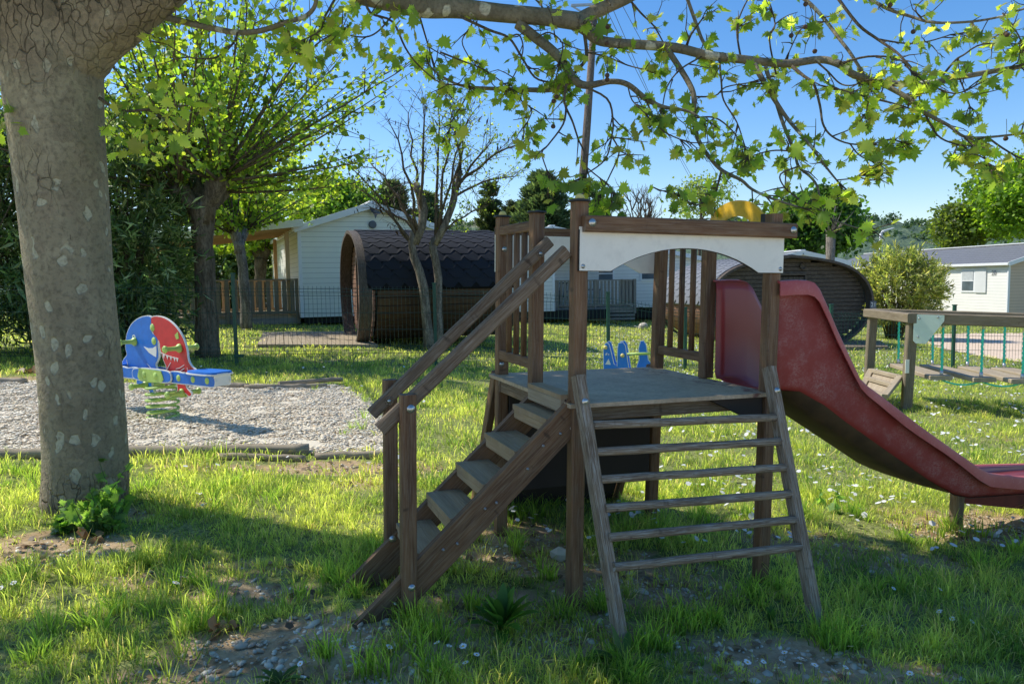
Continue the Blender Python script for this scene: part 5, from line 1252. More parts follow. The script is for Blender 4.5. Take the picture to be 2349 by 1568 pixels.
# far twiggy bare tree
def bare(name, label, px, Y, fork_py, top_py, half_w, seed, mat, n=9, sub=7, r0=.12, group=None, lv=3, cat='tree', twigr=.012):
    b = gat(px, Y); t = empty(name, b, None, label, cat, group); rr = random.Random(seed); k = Y/F
    fz = at(px, fork_py, Y).z-b.z; H = (fork_py-top_py)*k; mb = MB(); mb.tube([(0, 0, -.1), (.05, 0, fz*.5), (0, 0, fz)], [r0*1.3, r0*1.1, r0], 9); mb.build('trunk', mat, t); mb = MB()
    tips = []
    def grow_(p, d, L, r, lev):
        pts = [p]; nseg = 5
        for i in range(nseg): d = (d+Vector((rr.gauss(0, .10), rr.gauss(0, .10), rr.gauss(.04, .06)))).normalized(); pts.append(pts[-1]+d*L/nseg)
        mb.tube(pts, [max(r*(1-.8*i/nseg), twigr*.5) for i in range(nseg+1)], 5 if lev else 7)
        if lev < lv:
            for i in range(sub-lev):
                q = rr.randint(1, nseg); a = rr.uniform(0, 2*PI); pr_ = Vector((math.cos(a), math.sin(a), rr.uniform(.2, .8))).normalized(); grow_(pts[q], (d*.75+pr_*.75).normalized(), L*rr.uniform(.3, .5), r*.45, lev+1)
        else: tips.append(pts[-1])
    for i in range(n):
        a = 2*PI*i/n+rr.uniform(-.3, .3); s = rr.uniform(.25, 1)*half_w*k/H; d = Vector((math.cos(a)*s, math.sin(a)*s, 1)).normalized(); grow_(Vector((0, 0, fz)), d, H*rr.uniform(.75, 1.0), r0*.6, 1)
    mb.build('branch', mat, t); return t, tips
bare('bare_tree', 'leafless pale twiggy tree on the skyline right of the utility pole', 1475, 50, 560, 455, 70, 31, M_barktwig, 10, 7, .16, lv=3, twigr=.02)
# dead pollard beside the green tree
b = gat(1900, 30); dt = empty('pollard_stump', b, None, 'pale dead pollard trunk sticking up behind the numbered pod', 'tree'); z1 = at(1901, 537, 30).z-b.z
mb = MB(); mb.tube([(0, 0, 0), (.02, 0, z1*.6), (.03, 0, z1)], [.20, .17, .19], 9, jit=.08); mb.build('trunk', M_barkloc, dt)
rr = random.Random(5); mb = MB()
for i in range(12):
    d = Vector((rr.gauss(.2, .6), rr.gauss(0, .5), rr.uniform(.3, 1))).normalized(); L = rr.uniform(.5, 1.3); mb.tube([(.03, 0, z1-.1), Vector((.03, 0, z1))+d*L*.5, Vector((.03, 0, z1))+d*L+Vector((0, 0, .15))], [.04, .022, .006], 5)
mb.build('branch', M_barkloc, dt)

# mulberries
def mulberry(label, base, knobs, knobtop, r0, nshoot, Lr, seed, leaf, per, pal, trunk_pts, mat=M_barkmul, shootm=M_barktwig, elev=(-5, 88), tilt=0):
    t = empty('mulberry_tree', base, None, label, 'tree', 'pollarded mulberry trees'); rr = random.Random(seed); r = np.random.default_rng(seed)
    mb = MB(); pts = [Vector(p)-base for p in trunk_pts]; n = len(pts)
    pts2 = []; rad = []
    for i in range(n-1):
        for k in range(4): q = k/4; pts2.append(pts[i].lerp(pts[i+1], q)+Vector((rr.gauss(0, .01), rr.gauss(0, .01), 0))); rad.append(r0[i]+(r0[i+1]-r0[i])*q)
    pts2.append(pts[-1]); rad.append(r0[-1]); mb.tube(pts2, rad, 14, jit=.05)
    for kp, kr in knobs:
        kp = Vector(kp)-base; s = pts[-1]-Vector((0, 0, .12)); mid = s.lerp(kp, .55)+Vector((0, 0, -.06)); mb.tube([s-Vector((0, 0, .2)), s.lerp(mid, .5), mid, kp, kp+(kp-mid).normalized()*kr*.8], [r0[-1]*.95, r0[-1]*.75, kr*.9, kr*1.15, kr*.6], 12, jit=.09)
        for _ in range(9): q = kp+Vector((rr.gauss(0, 1), rr.gauss(0, 1), rr.gauss(0, 1))).normalized()*kr*.8; mb.lathe([(0, -kr*.5), (kr*.42, -kr*.25), (kr*.5, 0), (kr*.35, kr*.3), (0, kr*.4)], q, Vector((rr.gauss(0, 1), rr.gauss(0, 1), 1)), 8)
    mb.build('trunk', mat, t); mb = MB(); LP = []; LD = []
    for i in range(nshoot):
        kp, kr = knobs[rr.randrange(len(knobs))]; kp = Vector(kp)-base; a = rr.uniform(0, 2*PI); e = math.radians(elev[0]+(elev[1]-elev[0])*rr.random()**.8); out_ = Vector((math.cos(a), math.sin(a), 0))
        ko = (kp-pts[-1]); ko.z = 0
        if ko.length > .05 and out_.dot(ko.normalized()) < -.4: out_ = -out_
        d = (out_*math.cos(e)+Vector((0, 0, math.sin(e)))).normalized(); L = Lr*rr.uniform(.55, 1.08); p = kp+d*kr*.5; ps = [p]; ns = 7
        for k in range(ns): d = (d+Vector((rr.gauss(0, .035), rr.gauss(0, .035), .035*(1-d.z)))).normalized(); ps.append(ps[-1]+d*L/ns)
        w_ = rr.uniform(.018, .036); mb.tube(ps, [w_*(1-.85*k/ns) for k in range(ns+1)], 5)
        for k in range(rr.randint(3, 6)):
            q = rr.randint(2, ns-1); dd_ = (d+Vector((rr.gauss(0, .6), rr.gauss(0, .6), rr.gauss(0, .4)))).normalized(); l2 = L*rr.uniform(.12, .3); e2_ = ps[q]+dd_*l2; mb.tube([ps[q], e2_], [w_*.35, .003], 4)
            m = int(per*.14); s_ = r.random(m); LP.append(np.array(ps[q])+np.array(dd_*l2)*s_[:, None]+r.normal(0, .05, (m, 3)))
        m = int(per*rr.uniform(.7, 1.3)); s_ = r.random(m)**.8*ns; i_ = np.minimum(s_.astype(int), ns-1); A_ = np.array([tuple(q) for q in ps]); f_ = (s_-i_)[:, None]; LP.append(A_[i_]*(1-f_)+A_[i_+1]*f_+r.normal(0, .07, (m, 3)))
    mb.build('branch', shootm, t); P_ = np.concatenate(LP); leafcloud('crown', P_, leaf, M_leafM, pal, t, 'hex', .35, seed, asp=.55, shade=np.clip(1+.25*r.normal(0, 1, len(P_)), .5, 1.5)); return t
Ym = 13.2; bm = gat(478, Ym)
mulberry('large pollarded mulberry with a dark trunk and a wide fan of leafy shoots', bm, [(at(412, 440, Ym-.1), .17), (at(440, 418, Ym+.4), .16), (at(500, 415, Ym-.1), .17), (at(505, 440, Ym+.5), .14)], None, [.22, .185, .17, .21], 120, 4.0, 3, .070, 78, YG+YG+MG, [bm+Vector((0, 0, -.1)), at(472, 700, Ym), at(468, 560, Ym), at(462, 468, Ym)])
Yn = 21; bn = gat(566, Yn)
mulberry('slender mulberry with a pale trunk in front of the porch railing', bn, [(at(540, 535, Yn), .14), (at(560, 530, Yn+.4), .12)], None, [.17, .15, .13, .15], 70, 3.5, 4, .095, 70, YG, [bn+Vector((0, 0, -.1)), at(561, 660, Yn), at(555, 600, Yn), at(548, 555, Yn)], M_barkloc, M_barkshoot, (5, 80))
Yo = 31; bo = gat(597, Yo)
mulberry('small dark mulberry half hidden behind the porch', bo, [(at(590, 575, Yo), .22), (at(610, 573, Yo), .2)], None, [.24, .22, .22, .26], 50, 4.6, 6, .15, 80, YG, [bo, at(596, 680, Yo), at(597, 630, Yo), at(598, 592, Yo)])
tree('leafy_tree', 'mid green leafy tree behind the white home roof at the left', 760, 42, 770, 470, 90, 55, MG, M_leafG, 17, .17, 130, 80, .8, .25, 'hex')

# oleanders
def shrub(name, label, base, cx, cz, rx, ry, rz, ncl, per, pal, leaf, asp, seed, mat=M_leafD, grp=None, stems=26, rc=.30, shell=.45, flat_b=-.9, sm=None, cat='shrub'):
    t = empty(name, base, None, label, cat, grp); rr = random.Random(seed); r = np.random.default_rng(seed); mb = MB()
    for i in range(stems):
        a = rr.uniform(0, 2*PI); q = rr.uniform(.2, .95); e = Vector((cx+rx*q*math.cos(a), ry*q*math.sin(a), cz+rz*rr.uniform(.1, .85))); s = Vector((rr.gauss(0, .12), rr.gauss(0, .12), -.05)); mb.tube([s, s.lerp(e, .45)+Vector((0, 0, .15*rz)), e], [.03, .018, .006], 5)
    mb.build('stem', sm or M_barktwig, t); P_, D_, S_ = [], [], []
    for _ in range(ncl):
        d = r.normal(0, 1, 3); d /= np.linalg.norm(d)
        if d[2] < flat_b: continue
        q = np.array([cx, 0, cz])+d*np.array([rx, ry, rz])*(shell+(1-shell)*r.random()**.5)*r.uniform(.82, 1.08)
        if q[2] < .05: q[2] = r.uniform(.05, .4)
        m = int(per*r.uniform(.6, 1.4)); ax_ = d+np.array([0, 0, .5])+r.normal(0, .3, 3); ax_ /= np.linalg.norm(ax_)
        P_.append(q+ax_*r.uniform(-rc, rc, (m, 1))+r.normal(0, .04, (m, 3))); D_.append(ax_+r.normal(0, .75, (m, 3))); S_.append(np.full(m, r.uniform(.6, 1.35)))
    P_ = np.concatenate(P_); D_ = np.concatenate(D_); S_ = np.concatenate(S_); leafcloud('foliage', P_, leaf, mat, pal, t, 'dia', orient=D_, seed=seed, shade=S_, asp=asp); return t
b = gat(110, 13.5); shrub('oleander_bush', 'tall dark oleander at the far left edge behind the plane trunk', b, -.3, 2.1, 2.0, 1.3, 2.3, 1000, 26, DG, .17, .09, 41, grp='tall oleanders at the left', stems=40)
b = gat(300, 13.0); shrub('oleander_bush', 'tall dark oleander between the plane trunk and the mulberry', b, 0, 2.05, 1.15, 1.1, 2.35, 700, 26, DG, .17, .09, 42, grp='tall oleanders at the left', stems=30)
b = gat(-60, 12.8); shrub('oleander_bush', 'big oleander running out of view at the left margin', b, 0, 2.2, 1.8, 1.2, 2.6, 500, 24, DG+[(.10, .15, .06)], .17, .09, 43, grp='tall oleanders at the left', stems=24)
b = gat(480, 33); shrub('laurel_hedge', 'dark evergreen hedge in the shade behind the porch', b, 0, 1.5, 3.2, 1.2, 1.9, 700, 24, DG, .22, .25, 44, stems=12)
b = gat(2052, 24.5); shrub('oleander_bush', 'wide olive green oleander with bare lower twigs behind the rope bridge', b, .05, 1.62, 1.55, 1.2, 1.35, 640, 24, [(.30, .32, .13), (.20, .24, .09), (.42, .40, .20), (.13, .16, .06)], .15, .12, 45, M_leafG, stems=60, rc=.2)
# locust tree
Yl = 16; bl = gat(978, Yl); lt = empty('locust_tree', bl, None, 'nearly bare twin stemmed locust tree with dark hanging seed pods', 'tree')
mb = MB()
def LP_(px, py, dy=0): return at(px, py, Yl+dy)-bl
def path(pts, rads, n=9, jit=.06): mb.tube([LP_(*p) for p in pts], rads, n, jit=jit)
path([(985, 805), (982, 760), (975, 700), (972, 660), (962, 620), (950, 590), (945, 560), (948, 530)], [.13, .11, .105, .10, .09, .09, .08, .07])
path([(1006, 800, .1), (1006, 750, .1), (1005, 690, .1), (1006, 640, .1), (1000, 600), (993, 570), (998, 545)], [.12, .10, .085, .085, .085, .09, .08])
path([(952, 560), (968, 520), (972, 480), (962, 440), (951, 420)], [.085, .095, .10, .095, .08]); path([(996, 560), (1018, 520), (1038, 470), (1050, 420), (1056, 390)], [.09, .085, .075, .065, .055])
path([(1056, 388), (1056, 386)], [.05, .03])
mb.build('trunk', M_barkloc, lt); mb = MB(); rr = random.Random(8); tips = []
starts = [((955, 545), (890, 420), 7), ((958, 535), (850, 370), 8), ((962, 540), (900, 290), 8), ((968, 520), (930, 260), 8), ((972, 500), (975, 240), 8), ((1000, 540), (1005, 250), 8), ((1004, 530), (1040, 240), 7), ((1030, 485), (1080, 260), 7), ((1045, 440), (1130, 330), 7), ((1050, 425), (1210, 320), 7), ((1045, 450), (1190, 405), 6), ((950, 560), (800, 380), 7), ((1010, 520), (1065, 300), 6), ((950, 530), (860, 480), 5), ((985, 560), (1120, 470), 6), ((1055, 392), (1035, 250), 6), ((945, 560), (820, 430), 6)]
for (s, e, w_) in starts:
    dy = rr.uniform(-1, 1); A_ = LP_(*s); B_ = LP_(e[0], e[1], dy); ps = [A_]; n = 7
    for k in range(1, n+1): q = k/n; ps.append(A_.lerp(B_, q)+Vector((rr.gauss(0, .03), rr.gauss(0, .03), .12*math.sin(PI*q))))
    mb.tube(ps, [.0045*w_*(1-.8*k/n)+.004 for k in range(n+1)], 6)
    for k in range(1, n+1):
        for _ in range(2 if k < 3 else 3):
            d = ((B_-A_).normalized()*.5+Vector((rr.gauss(0, .6), rr.gauss(0, .6), rr.gauss(.25, .4)))).normalized(); L = rr.uniform(.25, .75); c_ = ps[k]+d*L*.5+Vector((0, 0, .02)); f_ = ps[k]+d*L; mb.tube([ps[k], c_, f_], [.007, .005, .002], 4); tips += [c_, f_]
            for _ in range(2): g_ = c_+Vector((rr.gauss(0, .15), rr.gauss(0, .15), rr.gauss(.06, .12))); mb.tube([c_, g_], [.004, .002], 3); tips.append(g_)
mb.build('branch', M_barktwig, lt)
r = np.random.default_rng(4); tp = np.array([tuple(t) for t in tips]); sel = tp[r.random(len(tp)) < .22]; leafcloud('seed_pod', sel+r.normal(0, .04, sel.shape)-np.array([0, 0, .02]), .105, M_pod, [(.03, .02, .015)], lt, 'dia', orient=np.tile([0, 0, -1.], (len(sel), 1)), asp=.12, seed=5, kind='stuff')
sel = tp[(r.random(len(tp)) < .5) & (tp[:, 0] > -.2)]; sel = np.repeat(sel, 5, 0); leafcloud('crown', sel+r.normal(0, .06, sel.shape), .045, M_leafM, YG, lt, 'dia', seed=6, asp=.4)
# hills
def hills():
    nxh, nyh = 560, 70; az = np.linspace(-1.1, 1.1, nxh); X0 = az
    xs = np.tan(az*.95); ys = np.linspace(0, 1, nyh)
    rows_ = []; 
    ridge = lambda a: .066+.010*np.sin(a*5.1+1.0)+.006*np.sin(a*13+2)+.004*np.sin(a*29)
    Y = 260+ys[:, None]*320*np.ones((1, nxh)); X = Y*xs[None]
    R = ridge(xs)[None]*580*np.sqrt(1+0*xs)[None]
    Z = -5+(R+5)*(ys[:, None]**1.15)
    Z += 2.2*snoise(X, Y, 60, 61)*ys[:, None]+np.abs(snoise(X, Y, 9, 62))*2.0+np.abs(snoise(X, Y, 4.5, 64))*1.3+rng.random(X.shape)*1.2
    back = np.stack([X[-1]*1.02, Y[-1]+30, Z[-1]*0-20], -1)
    V = np.concatenate([np.stack([X, Y, Z], -1).reshape(-1, 3), back]); i = np.arange((nyh+1)*nxh).reshape(nyh+1, nxh)
    Fq = np.stack([i[:-1, :-1], i[:-1, 1:], i[1:, 1:], i[1:, :-1]], -1).reshape(-1, 4)
    T = NT('wooded_hillside'); o = T.pos(); n = T.noise(o, .06, 8, .75); n2 = T.noise(o, .018, 4, .6); n3 = T.noise(o, .4, 5, .7)
    c = T.mix(T.ramp(n, [(.38, 0), (.62, 1)]), (.07, .12, .05), (.17, .22, .10)); c = T.mix(T.ramp(n3, [(.4, 1), (.55, 0)]), c, (.04, .075, .04))
    c = T.mix(T.ramp(n2, [(.60, 0), (.66, .8)]), c, (.33, .29, .19)); c = T.mix(.14, c, (.26, .34, .40)); T.pbr(c, 1, T.bump(n, 1., 1.5), spec=0)  # pale blue mix paints distance haze into the hill colour
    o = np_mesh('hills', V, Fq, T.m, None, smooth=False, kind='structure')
    # skyline pines
    P_ = []; 
    for k in range(900):
        a = rng.uniform(-1.05, 1.05); xx = math.tan(a*.95); q = rng.uniform(.55, 1)if k % 3 else 1.; yy = 260+320*q; zz = -5+(float(ridge(np.array(xx)))*580+5)*q**1.15; hgt = rng.uniform(2, 6.5); m = 46
        P_.append(np.array([xx*yy, yy-4, zz+hgt*.7+1.0])+rng.normal(0, 1, (m, 3))*np.array([2.0, 1.5, hgt*.22]))
    leafcloud('hillside_pines', np.concatenate(P_), 1.5, M_leafC, [(.06, .11, .05), (.10, .15, .07)], None, 'dia', seed=9, asp=.5, kind='stuff', label='distant pines covering the ridge of the hill', cat='trees')
hills()


# ================================================================== PLANE TREE
YT = 4.42; pbs = gat(195, YT); pt_ = empty('plane_tree', pbs, None, 'huge plane tree with patchy grey bark at left, leafy limbs arching over the scene', 'tree')
def PT(px, py, Y=YT): return at(px, py, Y)-pbs
def disp_tube(pts, rads, nr, name, mat, seed, flute=.03, seg=8, flare=None):
    """finely divided trunk with irregular outline"""
    pts = [Vector(p) for p in pts]; n = len(pts); P_ = []; R_ = []
    for i in range(n-1):
        p0, p1, p2, p3 = pts[max(i-1, 0)], pts[i], pts[i+1], pts[min(i+2, n-1)]
        for k in range(seg):
            t = k/seg; P_.append(.5*((2*p1)+(-p0+p2)*t+(2*p0-5*p1+4*p2-p3)*t*t+(-p0+3*p1-3*p2+p3)*t**3)); R_.append(rads[i]+(rads[i+1]-rads[i])*t)
    P_.append(pts[-1]); R_.append(rads[-1]); V = []; prev = None; N = len(P_); rr = np.random.default_rng(seed); ph = rr.uniform(0, 6, 8)
    for i, p in enumerate(P_):
        a = (P_[min(i+1, N-1)]-P_[max(i-1, 0)]).normalized()
        s1 = (a.cross(Vector((0, 1, 0.01))).normalized() if prev is None else (prev-a*prev.dot(a)).normalized()); prev = s1; s2 = a.cross(s1); z = i*.13
        for k in range(nr):
            an = 2*PI*k/nr
            f = 1+flute*(math.sin(3*an+ph[0]+z*.25)+.7*math.sin(5*an+ph[1]-z*.4)+.5*math.sin(8*an+ph[2]+z*.9)+.35*math.sin(13*an+ph[3]+z*1.7)*math.sin(z*1.3+ph[4]))
            if flare: q = max(0, 1-i/flare); f += q*q*(.10+.13*max(0, math.sin(5*an+ph[5]))**2)
            V.append(tuple(p+(s1*math.cos(an)+s2*math.sin(an))*R_[i]*f))
    i = np.arange(N*nr).reshape(N, nr); j = np.roll(i, -1, 1); Fq = np.stack([i[:-1], j[:-1], j[1:], i[1:]], -1).reshape(-1, 4)
    return np.array(V), Fq
K = YT/F
tv = []
V1, F1 = disp_tube([PT(196, 1225), PT(196, 1160), PT(198, 1050), PT(185, 850), PT(163, 650), PT(150, 504), PT(130, 295), PT(118, 150), PT(100, 0), PT(70, -150), PT(20, -400), PT(-60, -800)],
                   [k_*K*.92 for k_ in (106, 101, 97, 94, 95, 98, 104, 112, 118, 105, 80, 40)], 72, 't', None, 3, .012, 10, 6)
V2, F2 = disp_tube([PT(110, 260), PT(165, 110), PT(260, 30), PT(370, -45, 4.45), PT(470, -115, 4.5), PT(600, -150, 4.55), PT(740, -80, 4.6), PT(840, -14, 4.65)],
                   [62*K, 86*K, 76*K, 62*K, 54*K, 46*K, 38*K, 31*K], 48, 't', None, 4, .02, 8)
Vt = np.concatenate([V1, V2]); Ft = np.concatenate([F1, F2+len(V1)]); np_mesh('trunk', Vt, Ft, M_bark, None, pt_, True)
BR = []   # (points world-local, radii) for twig seeding
def limb(pts, rads, mat=M_limb, n=14, seg=5, name='branch', leaf=1.0, seed=None, Y0=4.6, Y1=None):
    m = len(pts); Y1 = Y0 if Y1 is None else Y1; P_ = []; 
    for i, p in enumerate(pts): P_.append(PT(p[0], p[1], Y0+(Y1-Y0)*i/(m-1)+ (0.04*math.sin(i*2.1+p[0]) if 0 < i else 0)))
    R_ = [max(r_*K, .0035) for r_ in (rads if isinstance(rads, (list, tuple)) else [rads])]
    if len(R_) == 2: R_ = [R_[0]+(R_[1]-R_[0])*(i/(m-1))**.8 for i in range(m)]
    V, Fq = disp_tube(P_, R_, n, name, mat, seed or int(pts[0][0])+len(BR), .035, seg)
    o = np_mesh(name, V, Fq, mat, None, pt_, True); BR.append((P_, R_, leaf)); return o
limb([(836, -18), (900, 1), (975, 16), (1050, 20), (1150, 31), (1250, 40), (1325, 50)], [31, 26, 25, 22, 20, 19, 20], n=24, leaf=.25, Y0=4.65)
limb([(1318, 55), (1350, 35), (1400, 12), (1450, -12), (1520, -60)], [17, 14], n=16, leaf=.4, Y0=4.65, Y1=4.9)
limb([(1322, 52), (1345, 70), (1372, 92), (1420, 100), (1500, 105), (1560, 112), (1620, 126), (1700, 136), (1800, 146), (1880, 137), (1925, 147), (1960, 172), (2030, 190), (2120, 192), (2200, 178), (2300, 160), (2480, 130)], [17, 14, 12, 11, 11, 10.5, 10, 9.5, 9, 8.5, 8.5, 8, 7, 6.5, 6, 5.5, 4], n=14, leaf=.45, Y0=4.65, Y1=4.5)
limb([(1188, 55), (1230, 88), (1268, 118), (1295, 148), (1316, 182), (1345, 196), (1400, 187), (1440, 194), (1480, 225), (1520, 245), (1575, 254), (1610, 272)], [13, 12, 11, 10, 9.5, 8, 6, 6, 6, 4.5, 3, 2], n=12, leaf=.9, Y0=4.65, Y1=4.2)
limb([(1314, 180), (1290, 196), (1260, 206), (1200, 206), (1140, 204), (1080, 200), (1040, 190), (1000, 165), (985, 150)], [9, 1.6], n=10, leaf=1.0, Y0=4.5, Y1=4.9)
SM = [ # small branches: points, r0, r1, leafiness, Y0, Y1
 ([(380, 40), (440, 55), (500, 68), (545, 75), (600, 70), (660, 50), (700, 38), (722, 14), (726, -20)], 8, 4, .9, 4.5, 4.2),
 ([(228, 225), (258, 245), (290, 255), (350, 250), (400, 245), (440, 240)], 4, 1.3, 1.3, 4.3, 4.0),
 ([(545, 75), (535, 100), (500, 130), (470, 135), (430, 130), (380, 100)], 2.6, 1.0, 1.3, 4.3, 4.1),
 ([(660, 50), (665, 90), (670, 115), (700, 125), (735, 95), (780, 70)], 3.5, 1.2, 1.3, 4.3, 4.3),
 ([(770, -5), (745, 40), (735, 70), (700, 90)], 3, 1.2, 1.3, 4.5, 4.3), ([(835, -10), (850, 30), (900, 50), (930, 110), (960, 150), (1010, 190), (1060, 195)], 3.5, 1.2, 1.5, 4.6, 4.6),
 ([(960, 30), (975, 80), (990, 130), (1010, 190)], 2.6, 1.0, 1.3, 4.7, 4.9), ([(1049, 35), (1122, 69), (1167, 87), (1195, 128), (1226, 177), (1261, 189)], 3.5, 2.2, 1.0, 4.6, 4.55),
 ([(900, 35), (870, 70), (840, 85), (800, 80), (770, 60)], 2.2, 1., 1.6, 4.6, 4.5), ([(1010, 120), (1060, 140), (1110, 160), (1160, 195)], 2.4, 1., 1.2, 4.7, 4.6),
 ([(1167, 87), (1190, 80), (1200, 110), (1190, 150), (1170, 190)], 2.2, 1., 1.4, 4.6, 4.6),
 ([(1340, 75), (1345, 115), (1342, 140), (1315, 170)], 4, 4, .8, 4.6, 4.5), ([(1345, 120), (1390, 130), (1440, 150), (1480, 160)], 2.2, .9, 1.2, 4.6, 4.3),
 ([(1299, 194), (1295, 236), (1313, 278), (1327, 320), (1341, 351), (1347, 385)], 3.2, 1.3, .5, 4.3, 4.0), ([(1299, 243), (1292, 285), (1257, 333), (1243, 351), (1254, 389)], 2.4, 1.1, .8, 4.2, 4.0),
 ([(1327, 194), (1392, 226), (1406, 278), (1403, 313), (1389, 365), (1347, 398)], 2.6, 1.1, 1.0, 4.3, 4.0), ([(1403, 313), (1420, 350), (1400, 400), (1380, 440)], 1.8, .9, 1.6, 4.1, 4.0), ([(1347, 385), (1365, 400), (1390, 420), (1405, 440)], 1.5, .9, 2., 4.0, 3.9),
 ([(1080, 200), (1060, 240), (1040, 270), (1030, 300)], 1.8, .8, 1.6, 4.7, 4.6), ([(1200, 206), (1195, 230), (1220, 250), (1210, 280)], 1.8, .8, 1.6, 4.6, 4.5),
 ([(1530, 112), (1575, 181), (1592, 222), (1591, 271), (1603, 323), (1631, 365), (1658, 392), (1700, 413), (1725, 434), (1770, 455), (1829, 474)], 7.5, 2, .6, 4.6, 3.9),
 ([(1655, 392), (1645, 431), (1638, 465), (1643, 504)], 2.6, 1.1, 1.6, 4.1, 3.9), ([(1725, 434), (1726, 470), (1720, 495)], 1.5, .8, 1.2, 4.0, 3.9), ([(1638, 440), (1600, 470), (1560, 450)], 1.4, .8, 2., 4.0, 3.8),
 ([(1572, -15), (1596, 52), (1610, 90), (1627, 118)], 4.5, 4, .9, 4.8, 4.65), ([(1592, 222), (1640, 220), (1665, 200), (1720, 190)], 2, .9, 1.3, 4.5, 4.4), ([(1591, 271), (1640, 270), (1680, 300), (1700, 330)], 2, .9, 1.5, 4.4, 4.2),
 ([(1650, 135), (1655, 190), (1660, 230), (1690, 280), (1707, 330)], 2.6, 1., 1.3, 4.5, 4.3), ([(1731, 149), (1756, 194), (1784, 240), (1811, 278), (1856, 330), (1891, 378), (1919, 413)], 7, 1.8, 1.0, 4.55, 4.1),
 ([(1756, 153), (1777, 222), (1797, 285), (1822, 347), (1832, 382), (1860, 406), (1877, 434), (1881, 486), (1909, 504), (1971, 524)], 5, 1.3, .9, 4.55, 3.9),
 ([(1822, 347), (1780, 345), (1750, 350), (1720, 360)], 1.8, .8, 1.8, 4.2, 4.1), ([(1832, 382), (1790, 400), (1800, 430), (1830, 455)], 1.8, .8, 1.8, 4.1, 4.0), ([(1919, 413), (1950, 410), (1975, 403)], 1.2, .7, 1.6, 4.1, 4.0),
 ([(1818, 153), (1843, 174), (1867, 194), (1881, 243), (1888, 285), (1909, 313), (1950, 330), (2016, 333)], 4, 1.3, .9, 4.5, 4.1), ([(1950, 330), (1970, 355), (2000, 370)], 1.5, .8, 2.6, 4.2, 4.1), ([(2000, 333), (2040, 320), (2065, 325)], 1.4, .8, 2.6, 4.1, 4.1),
 ([(1836, -10), (1867, 17), (1895, 49), (1926, 90), (1950, 121), (1981, 170)], 5, 3.5, 1.0, 4.9, 4.6), ([(1780, 170), (1765, 90), (1778, 55), (1760, -10)], 2.2, 1.6, 1.3, 4.6, 4.8), ([(1895, 49), (1860, 60), (1835, 70), (1810, 120)], 1.8, .8, 1.6, 4.8, 4.7),
 ([(2027, 194), (2089, 229), (2124, 260), (2176, 288), (2211, 313), (2263, 315), (2349, 306)], 6, 2, 1.7, 4.55, 4.1), ([(2120, 258), (2150, 310), (2190, 330), (2230, 335)], 2.4, .9, 1.5, 4.4, 4.1), ([(2263, 313), (2300, 340), (2349, 366), (2400, 370)], 2.4, .9, 2.4, 4.1, 3.9), ([(2211, 313), (2250, 350), (2270, 380)], 1.8, .8, 2.6, 4.1, 3.9),
 ([(1978, -12), (2037, 21), (2089, 38), (2141, 52), (2228, 50), (2298, 38), (2349, 21), (2420, 10)], 4.5, 2, 1.4, 4.9, 4.7), ([(1916, -12), (1968, 56), (2013, 90), (2054, 118), (2075, 139), (2107, 174)], 4, 2.4, 1.2, 4.9, 4.6),
 ([(2013, 90), (2080, 100), (2130, 95), (2180, 80)], 2.4, .9, 1.6, 4.8, 4.7), ([(2159, 178), (2190, 140), (2211, 126), (2256, 101), (2349, 101), (2420, 90)], 2.8, 1.2, 1.1, 4.6, 4.4), ([(1870, 139), (1898, 163), (1926, 191), (1954, 196), (1985, 184)], 2.4, 1., 1.0, 4.5, 4.4),
 ([(1925, 147), (1990, 130), (2060, 135), (2090, 165)], 3, 1.4, 1.2, 4.5, 4.3), ([(2128, 192), (2190, 215), (2250, 190), (2310, 160)], 2., .9, 1.2, 4.4, 4.2), ([(2100, 195), (2110, 230), (2095, 250), (2060, 240), (1995, 225), (1925, 205)], 2., .9, 2.2, 4.5, 4.2),
 ([(2200, 178), (2215, 215), (2225, 245)], 1.6, .8, 2., 4.4, 4.2), ([(1440, -5), (1470, 30), (1500, 60), (1520, 95)], 3, 1.5, 1.3, 4.8, 4.7), ([(1400, 12), (1380, -20)], 2, 1, 1, 4.7, 4.8), ([(1610, 130), (1560, 160), (1530, 200), (1520, 245)], 2, 1, 1.1, 4.5, 4.3),
 ([(1575, 105), (1585, 80), (1610, 45)], 3.4, 1.6, .3, 4.6, 4.4), ([(1480, 225), (1500, 270), (1520, 300), (1560, 320)], 2.2, .9, 1.4, 4.3, 4.1), ([(1440, 194), (1450, 230), (1480, 260)], 1.6, .8, 1.4, 4.4, 4.2),
 ([(1100, 25), (1080, 60), (1060, 95), (1075, 130)], 2, .9, 1.4, 4.7, 4.9), ([(1250, 45), (1240, 10), (1200, -20)], 3, 1.6, 1.2, 4.7, 5.0), ([(1230, 88), (1260, 75), (1290, 100), (1285, 140)], 1.8, .8, 1.0, 4.6, 4.4), ([(2030, 190), (2010, 240), (1985, 262)], 1.8, .8, 1.4, 4.5, 4.3),
 ([(2120, 50), (2100, 20), (2130, -10)], 2, 1, 1.5, 4.8, 4.9), ([(2228, 50), (2260, 90), (2290, 80)], 1.8, .8, 1.8, 4.7, 4.5), ([(2300, 30), (2330, 70), (2349, 110)], 1.8, .8, 1.8, 4.6, 4.4), ([(1700, 136), (1690, 70), (1700, 30), (1720, -10)], 2.6, 1.6, 1.0, 4.6, 4.9)]
for pts, ra, rb_, lf_, ya, yb in SM: limb(pts, [ra, rb_], M_barktwig if ra < 4.2 else M_limb, 8 if ra < 4 else 10, 4, leaf=lf_, Y0=ya, Y1=yb)
